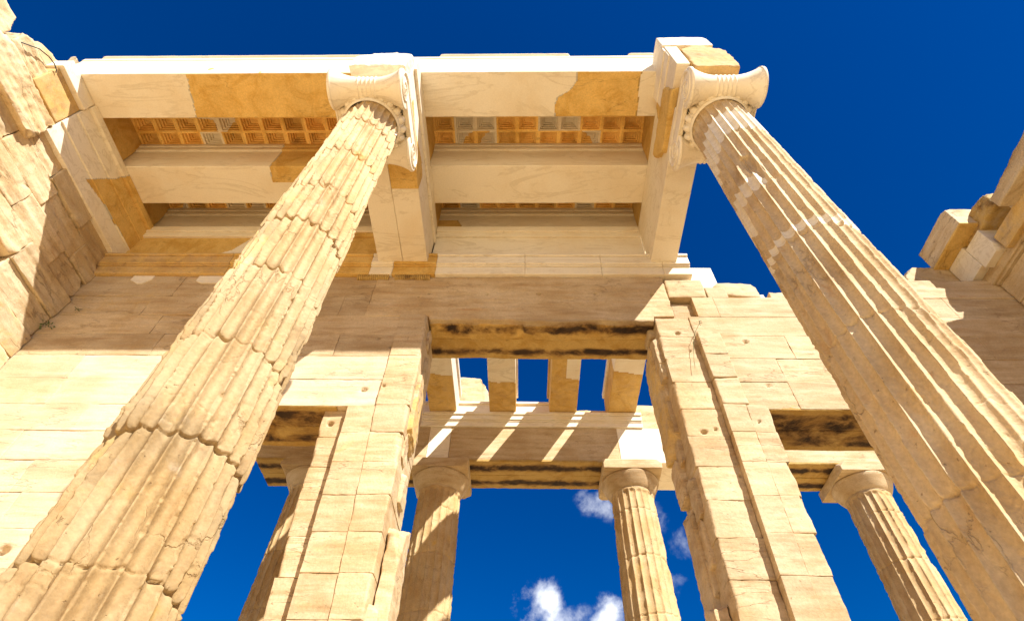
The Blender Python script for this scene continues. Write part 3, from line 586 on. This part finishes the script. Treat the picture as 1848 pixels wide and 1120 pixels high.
# ------------------------------------------------------------------ coffered ceiling slabs
def coffer_slab(label, x0, x1, y0, y1, nx, ny, r):
    t = Thing('coffered_ceiling', label, 'ceiling', ((x0+x1)/2, (y0+y1)/2, ZT), 'coffered ceiling panels'); b = Buf()
    dx = (x1-x0)/nx; dy = (y1-y0)/ny
    rings = [(.0, 0), (.065, 0), (.072, .055), (.112, .06), (.118, .115), (.16, .12), (.165, .17), (.21, .175), (.215, .20)]
    for i in range(nx):
        for j in range(ny):
            a = x0+i*dx; c = y0+j*dy
            newm = r.random() < .10; A = (1, 0, 0, r.uniform(.85, 1.0)) if newm else (0, r.uniform(.7, 1.1), .20 if r.random() < .12 else 0, r.uniform(1.0, 1.4))
            V = []; F = []
            jit = r.uniform(-.006, .006)
            for q, (ins, h) in enumerate(rings):
                n0 = max(2, 5)
                sq = []
                u0, u1, v0, v1 = a+ins*dx*1.5, a+dx-ins*dx*1.5, c+ins*dy*1.5, c+dy-ins*dy*1.5
                for s in range(4):
                    for w in range(5):
                        f = w/5
                        sq.append([(u0+(u1-u0)*f, v0), (u1, v0+(v1-v0)*f), (u1-(u1-u0)*f, v1), (u0, v1-(v1-v0)*f)][s])
                V += [(p[0], p[1], ZT+h+jit*(q > 0)) for p in sq]
            V = np.array(V); nr = len(rings)
            for q in range(nr-1):
                for s in range(20): F.append((q*20+s, (q+1)*20+s, (q+1)*20+(s+1) % 20, q*20+(s+1) % 20))
            cen = len(V); lastc = V[(nr-1)*20:].mean(0); V = np.vstack([V, lastc])
            for s in range(0, 20, 2): F.append(((nr-1)*20+s, cen, (nr-1)*20+(s+2) % 20, (nr-1)*20+s+1))
            V = V + np.stack([fbm(V+i, 9, 3, 1)-.5, fbm(V+j, 9, 3, 2)-.5, fbm(V, 9, 3, 3)-.5], 1)*.012*np.array([1, 1, 1])
            AA = np.tile(np.array([A], np.float32), (len(V), 1)); AA[:40, 2] = 0; AA[:40, 3] *= 1.1
            # frame ribs are often patched with paler stone; half-new coffers
            if not newm and r.random() < .22:
                d_ = r.choice((-1, 1)); m_ = (V[:, 0]-a-dx/2)*d_ + (V[:, 1]-c-dy/2)*r.choice((-1, 1)) > r.uniform(-.05, .1); AA[m_] = (1, 0, 0, .95)
            b.add(V, np.array(F), AA)
    t.part('coffers', b, M_BEAM, flat=True)
    # solid slab over the recesses
    s = Buf(); stone(s, (x0-(.6 if x0 < -8 else .3), y0-.3, ZT+.24), (x1+.4, y1+.45, ZT+.42), res=.5, e=.01, rough=0, chip=0, attr=(1, 0, 0, 1)); t.part('slab', s, M_BEAM)
rc = random.Random(3)
coffer_slab('coffered ceiling panel of stepped square recesses left of the left column', -8.08, XLO+.03, 3.66, 4.585, 12, 3, rc)
coffer_slab('coffered ceiling panel of stepped square recesses over the central bay', XLI-.03, XRI+.03, 3.66, 4.585, 10, 3, rc)
coffer_slab('narrow coffer strip close to the door wall in the left bay', -8.08, XLO+.03, 5.45, 6.06, 12, 2, rc)
coffer_slab('narrow coffer strip close to the door wall in the central bay', XLI-.03, XRI+.03, 5.45, 6.06, 10, 2, rc)
# coping slabs on the front edge of the roof
def _dummy(): pass
def coping(label, x0, x1, sl=.14):
    wf = lambda V: V
    b = Buf(); stone(b, (x0, 3.0, ZT+.002), (x1, 3.9, ZT+.21), warp=lambda V: V - np.stack([0*V[:, 0], np.where(V[:, 1] < 3.3, (V[:, 2]-ZT)*.75, 0), 0*V[:, 0]], 1), resd=(.06, .08, .04), e=.008, rough=.001, chip=.006, attr=(1, 0, 0, 1.05), cuts=[((x0, 3, ZT+.02), (-1, 0, .8), .0), ((x1, 3, ZT+.02), (1, 0, .8), .0)])
    tag(build('coping_slab', b, M_BEAM, ((x0+x1)/2, 3.4, ZT)), label, 'roof slab', 'coping slabs along the roof edge')
coping('long white roof-edge slab above the left bay', -8.35, -2.75)
coping('white roof-edge slab left of the golden inlay above the central bay', -1.75, .98)
coping('short white roof-edge slab next to the right column head', 1.85, 2.6)
coping('stub of white roof-edge slab at the left wall corner', -9.0, -8.62)

# ------------------------------------------------------------------ Ionic columns
def ionic(label, X0, Y0, r, erosion, joints, seed, fresh_fn, phase, lowtint, gbase=0.0, smat=None):
    t = Thing('ionic_column', label, 'column', (X0, Y0, GZ), 'Ionic columns')
    z0, z1 = GZ+.32, 8.20; nth = 24*26; nz = 900
    th = np.linspace(0, 2*np.pi, nth, endpoint=False)
    zz = np.concatenate([np.linspace(z0, .6, 60), np.linspace(.6, z1, nz)[1:]])
    T, Zz = np.meshgrid(th, zz, indexing='ij')
    s = (Zz-z0)/(z1-z0); Rr = .475-.075*s**1.25 + .0
    Rr = Rr + .05*np.exp(-(z1-Zz)/.05)*0 + .03*np.clip(1-(Zz-z0)/.18, 0, 1)**2
    P = np.stack([np.cos(T)*.45, np.sin(T)*.45, Zz], -1).reshape(-1, 3) + seed
    ph = ((T+phase)/(2*np.pi)*24) % 1 - .5; fi = np.floor((T+phase)/(2*np.pi)*24)
    D = .052*(Rr/.45)
    d = D*np.clip(1-np.abs(ph/.475)**2.1, 0, 1)**(.85 if erosion > .6 else .55)
    endf = np.clip((z1-.03-Zz)/.05, 0, 1); d = d*np.sqrt(np.clip(endf, 0, 1))
    n1 = fbm(P, 3.0, 4, seed).reshape(T.shape); n2 = fbm(P, (9, 9, 6), 4, seed+3).reshape(T.shape); n3 = fbm(P, (26, 26, 16), 3, seed+6).reshape(T.shape); n0 = fbm(P, .9, 3, seed+7).reshape(T.shape)
    # every arris is broken off in stretches of its own; the flutes between stay straight
    ar = np.floor(ph+fi+1.0) % 24   # index of the nearest arris
    Q = np.stack([np.full_like(T, .37)+ar*7.71, Zz*5.0, np.zeros_like(T)+seed], -1).reshape(-1, 3)
    la = fbm(Q, 1.0, 5, seed+41, .6).reshape(T.shape); lb = fbm(Q, (1, .25, 1), 3, seed+47).reshape(T.shape)
    worn = np.clip(.5+1.6*(lb-.5)+.6*(n0-.5), 0, 1)
    e = erosion*D*(.55*worn*sstep(.46, .50, la) + .30*worn*sstep(.54, .57, la) + .06)
    e = np.minimum(e, D*.96)
    rad = Rr - np.maximum(d, e) - (n3-.5)*.003*(.3+erosion) - (n2-.5)*.004*erosion
    # shallow flakes and hairline fractures
    rad -= erosion*.008*sstep(.59, .63, n1)*sstep(.42, .5, n2)
    ln = np.abs(fbm(P, (1.6, 1.6, 2.2), 5, seed+61).reshape(T.shape)-.5); rad -= erosion*.012*np.clip(1-ln/.006, 0, 1)*sstep(.5, .56, fbm(P, 1.1, 2, seed+67).reshape(T.shape))
    # drum joints: open cracks with spalled lips, each drum a touch different in size
    drum = np.zeros_like(Zz); gap = np.zeros_like(Zz)
    for k, (zj, w, sp) in enumerate(joints):
        line = zj + .09*(.4+erosion)*(fbm(np.stack([np.cos(T), np.sin(T), 0*T+k*3.1], -1).reshape(-1, 3)+seed, 1.6, 4, seed+k).reshape(T.shape)-.5)
        dz = Zz-line; drum = np.where(dz > 0, np.sin(k*2.3+seed)*.008*sp, drum)
        gap += w*.045*np.exp(-(dz/.0075)**2)*(.35+.65*sstep(.40, .55, n2)) + sp*.026*np.exp(-np.abs(dz)/.028)*sstep(.46, .6, n2) + sp*.012*np.exp(-np.abs(dz)/.05)*sstep(.54, .6, n1)
    big_ = fbm(P, (1.7, 1.7, 1.3), 5, seed+101, .55).reshape(T.shape); rad -= erosion*np.where(erosion > .6, 1, .4)*.016*sstep(.615, .63, big_)*(.6+.8*n2)
    rad = rad + drum - gap - (n3-.5)*.004*(.4+erosion)
    # deep spalls
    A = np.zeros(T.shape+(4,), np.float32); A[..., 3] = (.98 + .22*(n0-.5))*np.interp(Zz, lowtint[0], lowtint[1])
    A[..., 1] = np.clip((n1-.50)*3, 0, .6)*(.5+erosion*.2)*np.interp(Zz, (2, 7), (1.1, .5)) + gbase
    cams = np.arctan2(-Y0, -X0)
    fr, cut = fresh_fn(T-cams, Zz, n1, n2)
    A[..., 0] = fr; rad = np.where(fr > .5, Rr-d-.001, rad)
    rad = rad - cut
    A[..., 1] = np.where(cut > .01, .15, A[..., 1])
    if erosion > .6:
        m1 = fbm(P, (1.3, 1.3, .8), 4, seed+90).reshape(T.shape); m2 = fbm(P, (2.6, 2.6, 1.6), 5, seed+93, .6).reshape(T.shape)
        A[..., 1] = np.clip(A[..., 1] + .55*sstep(.50, .62, m1)*np.interp(Zz, (3, 7), (1, .45)), 0, .8)
        A[..., 3] *= 1-.22*sstep(.52, .66, m2)
    V = np.stack([X0+rad*np.cos(T), Y0+rad*np.sin(T), Zz], -1).reshape(-1, 3)
    b = Buf(); b.add(V, grid_faces(nth, len(zz), True), A.reshape(-1, 4)); t.part('shaft', b, smat or M_SHAFT)
    # attic base
    b = Buf(); pr = [(.50, .32)] ; pr = [(.0, .0)] + [(.60, .0)] + [(.60+.05*math.cos(a), .07+.07*math.sin(a)) for a in np.linspace(-1.5, 1.5, 9)] + [(.55, .16), (.535, .19)] + [(.54+.04*math.cos(a), .25+.05*math.sin(a)) for a in np.linspace(-1.4, 1.4, 7)] + [(.49, .33)]
    lathe(b, pr, (X0, Y0, GZ), 64, (0, 0, 0, 1)); t.part('base', b, M_SHAFT)
    # ---- capital
    zt = ZA-.004; cap = Buf()
    # abacus slab with a small moulded edge
    stone(cap, (X0-.50, Y0-.50, zt-.055), (X0+.50, Y0+.50, zt), res=.05, e=.012, rough=.001, chip=.01, attr=(1, 0, 0, 1.08))
    stone(cap, (X0-.44, Y0-.56, zt-.36), (X0+.44, Y0+.56, zt-.058), res=.05, e=.02, rough=.001, chip=.01, attr=(1, 0, 0, 1.06))
    cp = t.part('capital', cap, M_BEAM)
    ec = Buf()   # egg-and-dart echinus ring
    pr = [(.40, -.52), (.425, -.50), (.43, -.485), (.418, -.472)] + [(.42+.075*math.sin(a)**.8, -.47+.135*(1-math.cos(a))) for a in np.linspace(.05, 1.5, 12)] + [(.49, -.30), (.40, -.28), (.2, -.28)]
    def eggs(T, r_, z_, K):
        m = (K >= 4) & (K <= 16); u = (T/(2*np.pi)*20) % 1 - .5
        vv = (K-10.5)/7.5; egg = np.sqrt(np.clip(1-(u/.34)**2-(vv/1.05)**2*.8, 0, 1)); dart = np.clip(1-np.abs(np.abs(u)-.5)/.06, 0, 1)*.6
        return r_ + np.where(m, .055*(np.maximum(egg, dart*.8)-.75), 0), z_
    lathe(ec, pr, (X0, Y0, zt-.13), 24*22, (1, 0, 0, 1.02), eggs); t.part('echinus', ec, M_BEAM, cp)
    for s in (-1, 1):
        yc, zc = Y0+s*.485, zt-.43
        bo = Buf()   # bolster: a waisted roll with raised bands, axis along x
        xs = np.linspace(-.50, .50, 121); ths = np.linspace(0, 2*np.pi, 72, endpoint=False)
        T, Xx = np.meshgrid(ths, xs, indexing='ij'); a = np.abs(Xx)/.50
        rr = .165+.12*a**2.6 + .012*np.clip(np.cos(Xx/.062*2*np.pi)-.2, 0, 1)*1.4*(np.abs(Xx) < .14)
        rr = np.where(a > .995, .24, rr)
        bo.add(np.stack([X0+Xx, yc+rr*np.cos(T), zc+rr*np.sin(T)+.0], -1).reshape(-1, 3), grid_faces(72, 121, True)[:, ::-1], (1, 0, 0, 1.08)); t.part('bolster', bo, M_BEAM, cp)
        for sx in (-1, 1):
            vo = Buf(); rad0 = .28
            # disc
            prn = [(0, .0), (.262, .0), (.285, .006), (.29, .03), (.285, .05), (.24, .055)]
            tt = np.linspace(0, 2*np.pi, 72, endpoint=False); K = np.arange(len(prn)); TT, KK = np.meshgrid(tt, K, indexing='ij'); pr_ = np.array(prn)
            rr = pr_[KK, 0]; hh = pr_[KK, 1]
            Vd = np.stack([X0+sx*(.535-hh), yc+rr*np.cos(TT), zc+rr*np.sin(TT)], -1).reshape(-1, 3); Fd = grid_faces(72, len(prn), True)
            vo.add(Vd, Fd if sx < 0 else Fd[:, ::-1], (1, 0, 0, 1.05))
            aa = np.linspace(0, 5.2*np.pi, 190); rs = .27*np.exp(-.125*aa)
            pts = np.stack([np.full_like(aa, X0+sx*.537), yc+s*rs*np.sin(aa)*1.0, zc+rs*np.cos(aa)], 1)
            tube(vo, pts, .008+.016*(rs/.275), 8, (1, 0, 0, 1.06))
            lathe_pts = [(X0+sx*.53, yc, zc), (X0+sx*.552, yc, zc)]; tube(vo, [(X0+sx*.52, yc, zc), (X0+sx*.545, yc, zc), (X0+sx*.56, yc, zc)], [.036, .034, .01], 16, (1, 0, 0, 1.05))
            t.part('volute', vo, M_BEAM, cp)
    for sx in (-1, 1):
        ch = Buf()  # canalis joining the two volutes across each face
        stone(ch, (X0+sx*.50-.035, Y0-.56, zt-.42), (X0+sx*.50+.035, Y0+.56, zt-.12), res=.04, e=.01, rough=.001, chip=.006, attr=(1, 0, 0, 1.05), warp=lambda V: V + np.stack([0*V[:, 0], 0*V[:, 0], np.where(V[:, 2] < zt-.35, -.04*np.cos((V[:, 1]-Y0)*2.6), 0)], 1))
        for zz_ in (zt-.13, zt-.17): tube(ch, [(X0+sx*.535, Y0-.55+1.1*i/20, zz_-.0) for i in range(21)], .014, 6, (1, 0, 0, 1.05))
        tube(ch, [(X0+sx*.535, Y0-.52+1.04*i/20, zt-.42-.045*math.sin(math.pi*i/20)) for i in range(21)], .014, 6, (1, 0, 0, 1.05))
        t.part('canalis', ch, M_BEAM, cp)
    return t
def fresh_left(dth, Z, n1, n2):
    fr = np.zeros_like(Z); cut = np.zeros_like(Z)
    top = (Z > 8.02+.25*(n1-.5)) & (np.abs(dth-.9) < 1.3); fr = np.where(top, 1., 0.)
    low = (Z > 1.0) & (Z < 1.29+.1*(n1-.5)) & (np.abs(dth-.05) < .33); fr = np.where(low, 1., fr)
    return fr, cut
def wrapa(a): return (a+np.pi) % (2*np.pi)-np.pi
def fresh_right(dth, Z, n1, n2):
    dth = wrapa(dth); fr = np.zeros_like(Z); cut = np.zeros_like(Z)
    lo = 7.12-.38*np.clip(-dth, 0, 1.4)/1.0 + .1*np.round((n1-.5)*4)/3; hi = 7.75-.25*np.clip(-dth, 0, 1.4)+.03*(n1-.5)
    fr = np.where((Z > lo) & (Z < hi), 1., 0.)
    fr = np.where(np.abs(Z-(4.72+.02*(n1-.5))) < .06, 1., fr)
    fr = np.where((Z > 5.72+.35*(n1-.5)) & (Z < 5.98+.25*(n2-.5)) & (dth < .15), 1., fr)
    fr = np.where((dth < -.95) & (Z > 5.2+.6*(n1-.5)) & (Z < 5.8), 1., fr)
    # a spalled hollow under a square-cut lip
    h = ((dth-.02)/.17)**2 + ((Z-6.25)/.30)**2; h2 = ((dth-.16)/.12)**2 + ((Z-5.95)/.16)**2; cut = np.where((Z < 6.42), np.maximum(.06*np.sqrt(np.clip(1-h, 0, 1)), .04*np.sqrt(np.clip(1-h2, 0, 1))), 0)
    return np.where(cut > .004, 0, fr), cut
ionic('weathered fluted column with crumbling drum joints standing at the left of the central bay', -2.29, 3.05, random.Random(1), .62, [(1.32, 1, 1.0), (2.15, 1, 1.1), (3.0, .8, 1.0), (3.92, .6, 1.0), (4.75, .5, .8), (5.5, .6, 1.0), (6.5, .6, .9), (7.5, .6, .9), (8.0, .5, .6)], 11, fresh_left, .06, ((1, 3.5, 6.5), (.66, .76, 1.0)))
ionic('sharply fluted column with white marble repair bands standing against open sky at the right', 2.88, 3.05, random.Random(2), .45, [(7.15, .2, .5), (5.72, .25, .6), (4.6, .3, .5), (3.35, .4, .5), (1.9, .4, .7), (.6, .4, .6)], 29, fresh_right, .0, ((1, 6), (.92, 1.0)), .0, M_SHAFT_GOLD)

# ------------------------------------------------------------------ east porch: Doric columns, architrave, beams
YD, ZD = 12.97, 9.03
def doric(label, X0, seed):
    t = Thing('doric_column', label, 'column', (X0, YD, GZ+1.0), 'Doric columns of the far porch')
    z0, z1 = GZ+.95, 8.34; nth = 20*12; zz = np.concatenate([np.linspace(z0, 4, 60), np.linspace(4, z1, 220)[1:]]); th = np.linspace(0, 2*np.pi, nth, endpoint=False)
    T, Zz = np.meshgrid(th, zz, indexing='ij'); s = (Zz-z0)/(z1-z0); Rr = .72-.17*s**1.1
    P = np.stack([np.cos(T)*.6, np.sin(T)*.6, Zz], -1).reshape(-1, 3)+seed; n1 = fbm(P, 2.2, 4, seed).reshape(T.shape); n2 = fbm(P, 8, 4, seed+4).reshape(T.shape)
    ph = (T/(2*np.pi)*20) % 1 - .5; d = .05*np.sqrt(np.clip(1-(ph/.5)**2, 0, 1))*np.clip((z1-.05-Zz)/.06, 0, 1)**.5
    e = np.clip((n2-.5)*5, 0, 1)*.02 + np.clip((n1-.55)*5, 0, 1)*.03
    rad = Rr-np.maximum(d, e)
    for k, zj in enumerate((1.2, 2.6, 4.0, 5.25, 6.55, 7.75)):
        dz = Zz-zj-.02*np.sin(T*2+k); rad -= .022*np.exp(-(dz/.014)**2) + .03*np.exp(-np.abs(dz)/.05)*np.clip((n1-.5)*4, 0, 1)
    A = np.zeros(T.shape+(4,), np.float32); A[..., 3] = .95+.2*(n1-.5); A[..., 1] = np.clip((n1-.5)*2, 0, .5)
    b = Buf(); b.add(np.stack([X0+rad*np.cos(T), YD+rad*np.sin(T), Zz], -1).reshape(-1, 3), grid_faces(nth, len(zz), True), A.reshape(-1, 4)); t.part('shaft', b, M_SHAFT)
    b = Buf(); pr = [(.50, 8.30), (.535, 8.335), (.545, 8.35), (.535, 8.36), (.555, 8.375)] + [(.56+.19*f, 8.38+.33*f**1.25) for f in np.linspace(0, 1, 9)] + [(.752, 8.735), (.735, 8.755), (.5, 8.757)]
    def wob(T, r_, z_, K): return r_ + .01*(np.sin(T*5+seed)), z_
    lathe(b, pr, (X0, YD, 0), 96, (0, .1, 0, 1), wob); t.part('echinus', b, M_WALL)
    b = Buf(); lo = (X0-.76, YD-.76, 8.757); hi = (X0+.76, YD+.76, ZD-.003); stone(b, lo, hi, res=.035, e=.01, rough=.004, chip=.03, attr=(0, .1, 0, 1.02), cuts=rand_cuts(lo, hi, 3, .10, random.Random(seed))); t.part('abacus', b, M_WALL)
    return t
d0 = doric('far Doric column crossed by diagonal shadows at the left of the central doorway', -2.2, 3)
doric('sunlit far fluted Doric column seen through the right part of the central doorway', 2.85, 8)
def copy_thing(o, dx, label):
    c = o.copy(); COL.objects.link(c); c.location.x += dx; c['label'] = label
    for ch in o.children:
        cc = ch.copy(); COL.objects.link(cc); cc.parent = c
    return c
copy_thing(d0.o, -3.42, 'dark far Doric column half hidden behind the left door jamb')
copy_thing(d0.o, 11.15, 'far Doric column half lit and half shaded beside the right fluted column')

t = Thing('porch_architrave', 'far marble architrave with striped beam shadows lying on the Doric columns', 'architrave', (1.5, 13.0, ZD))
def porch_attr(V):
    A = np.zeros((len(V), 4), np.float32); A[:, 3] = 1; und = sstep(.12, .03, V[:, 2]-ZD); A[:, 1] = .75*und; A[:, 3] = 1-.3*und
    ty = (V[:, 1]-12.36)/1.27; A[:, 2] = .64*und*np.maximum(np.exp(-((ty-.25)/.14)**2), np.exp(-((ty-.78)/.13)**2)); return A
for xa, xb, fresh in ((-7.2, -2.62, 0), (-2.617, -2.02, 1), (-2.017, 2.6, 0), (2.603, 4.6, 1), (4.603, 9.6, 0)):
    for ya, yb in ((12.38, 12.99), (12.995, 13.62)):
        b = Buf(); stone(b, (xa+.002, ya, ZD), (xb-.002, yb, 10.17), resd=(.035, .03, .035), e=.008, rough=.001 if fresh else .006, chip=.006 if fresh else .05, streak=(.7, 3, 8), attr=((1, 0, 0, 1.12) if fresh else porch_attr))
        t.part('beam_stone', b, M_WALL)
b = Buf()
for z0, z1, p_ in ((10.175, 10.33, .05), (10.333, 10.38, .07), (10.383, 10.54, .10), (10.543, 10.64, .14)): stone(b, (-3.6, 12.38-p_, z0), (3.35, 13.0, z1), resd=(.08, .08, .03), e=.008, rough=.001, chip=.006, attr=(1, 0, 0, 1.06))
t.part('moulding', b, M_BEAM)
b = Buf(); stone(b, (-3.4, 12.5, 10.643), (.78, 13.1, 11.12), resd=(.06, .08, .05), e=.008, rough=.002, chip=.01, attr=(1, 0, 0, 1.12)); stone(b, (-3.4, 12.44, 11.123), (.78, 13.1, 11.2), resd=(.06, .08, .05), e=.008, rough=.002, chip=.01, attr=(1, 0, 0, 1.12)); t.part('frieze_stone', b, M_BEAM)
b = Buf(); lo = (.8, 12.6, 10.2); hi = (2.55, 13.2, 11.02); stone(b, lo, hi, res=.035, e=.02, rough=.012, chip=.08, attr=(0, 0, 0, 1.15)); lo = (2.56, 12.62, 10.2); hi = (5.2, 13.2, 11.25); stone(b, lo, hi, res=.04, e=.02, rough=.012, chip=.08, attr=(0, 0, 0, 1.12), cuts=[((3.2, 12.6, 11.2), (-1, 0, 1), .05)]); t.part('frieze_stone', b, M_WALL)
b = Buf(); stone(b, (-9.0, 7.32, 10.9), (-3.5, 12.43, 11.3), res=.4, e=.01, rough=.003, chip=.01, attr=(0, .4, 0, .95)); t.part('unseen_ceiling_slab', b, M_BEAM)  # unseen slab added over the porch to shade the far left column
loose('pediment_stone', 'pale broken stone standing upright behind the far beams', 'stone', (-2.3, 13.0, 11.0), (-1.1, 13.9, 12.75), mat=M_WALL, res=.035, e=.04, rough=.03, chip=.2, attr=(0, 0, 0, 1.2), cuts=[((-1.15, 13, 12.2), (1, 0, .5), .10), ((-1.6, 13, 12.7), (.2, 0, 1), .06)])
loose('pediment_stone', 'low rough stone strip visible between the second and third far beams', 'stone', (-1.0, 13.2, 11.15), (.95, 13.9, 11.62), mat=M_WALL, res=.035, e=.03, rough=.03, chip=.1, attr=(0, .2, 0, 1.1))
beams = ((-2.70, -1.92, .30), (-.97, -.215, .85), (.756, 1.52, .0), (2.42, 3.21, .35))
labs = ('first far ceiling beam from the left, next to the left door jamb', 'second far beam from the left with a pale new stone end', 'third far beam from the left, broken and cracked across', 'fourth far beam from the left, next to the right door jamb')
for (xa, xb, fr), lb in zip(beams, labs):
    t = Thing('porch_beam', lb, 'beam', ((xa+xb)/2, 9.7, 10.66), 'beams of the far porch')
    yj = {0: 10.75, 1: 11.05, 2: 10.85, 3: 10.65}[labs.index(lb)]
    def ba(V, yj=yj, xa=xa, xb=xb, k=labs.index(lb)):
        A = np.zeros((len(V), 4), np.float32); A[:, 3] = 1.0; lim = yj + .10*(fbm(V, 3, 3, 9)-.5)*2 + .1*(V[:, 0]-xa)
        new = V[:, 1] < lim
        if k == 2: new &= V[:, 0] > (xa+xb)/2
        if k == 0: new |= V[:, 0] > xb-.02
        A[:, 0] = new; A[:, 1] = np.where(new, 0, .6); return A
    b = Buf(); stone(b, (xa, 6.6, 10.66), (xb, 12.62, 11.42), resd=(.03, .04, .05), e=.008, rough=.003, chip=.03 if fr < .8 else .012, attr=ba); t.part('beam_stone', b, M_BEAM)
    b = Buf(); stone(b, (xa-.05, 6.6, 11.423), (xb+.05, 12.55, 11.60), resd=(.06, .06, .05), e=.01, rough=.002, chip=.03, attr=(1, 0, 0, 1.0) if fr else (0, .4, 0, 1)); t.part('crown_moulding', b, M_BEAM)
# back part of the door wall that carries the porch beams
b = Buf(); stone(b, (-8.9, 6.72, 8.46), (2.6, 7.3, 10.2), res=.25, e=.01, rough=.004, chip=.02, attr=(0, 0, 0, 1)); dw.part('backing_course', b, M_WALL)
b = Buf(); stone(b, (-8.9, 6.72, 10.203), (3.4, 7.3, 10.655), res=.25, e=.01, rough=.004, chip=.02, attr=(0, 0, 0, 1)); dw.part('backing_course', b, M_WALL)

# ------------------------------------------------------------------ small things
def weed(label, c, n, size, r, stem=None):
    t = Thing('wild_plant', label, 'plant', c); b = Buf()
    for i in range(n):
        d = Vector((r.uniform(-1, 1), r.uniform(-1, .2), r.uniform(-.6, 1))).normalized(); p = Vector(c)+d*size*r.uniform(.2, 1)
        a = d.cross(Vector((r.random(), r.random(), r.random()))).normalized(); l = size*r.uniform(.22, .45); w = l*.35
        V = [p-d*l*.5, p+a*w, p+d*l*.6, p-a*w]; b.add(np.array([list(v) for v in V]), np.array([[0, 1, 2, 3]]))
    t.part('leaves', b, M_LEAF, flat=True)
    s = Buf()
    for i in range(4):
        d = Vector((r.uniform(-1, 1), r.uniform(-1, 0), r.uniform(-.3, 1))).normalized(); tube(s, [Vector(c)+Vector((0, .03, 0)), Vector(c)+d*size*.5, Vector(c)+d*size*.9+Vector((0, 0, -size*.1))], .003, 5)
    if stem: tube(s, stem, .004, 5)
    t.part('stem', s, M_LEAF)
rp = random.Random(9)
weed('small green weed in the corner joint beside the left wall', (-7.98, 5.96, 6.98), 34, .12, rp)
weed('tiny green sprout above the corner weed by the left wall', (-7.75, 5.97, 7.42), 16, .07, rp)
weed('thin trailing sprig on the right door jamb by the broken corner', (2.86, 5.86, 7.0), 9, .05, rp, [(2.86, 5.86, 7.0), (2.72, 5.9, 6.75), (2.66, 5.93, 6.5), (2.60, 5.94, 6.2), (2.58, 5.94, 6.05)])
b = Buf()
cpts = [(-8.1, 2.1, 9.44), (-8.0, 2.196, 9.53), (-7.98, 2.29, 9.68), (-7.98, 2.443, 9.80), (-7.98, 2.568, 9.84), (-7.99, 2.662, 9.83), (-8.0, 2.70, 9.80)]
tube(b, cpts, .009, 8); tag(build('cable', b, M_CABLE, (-7.98, 2.05, 9.62)), 'thin black cable draped over the broken stones at the top left', 'cable')
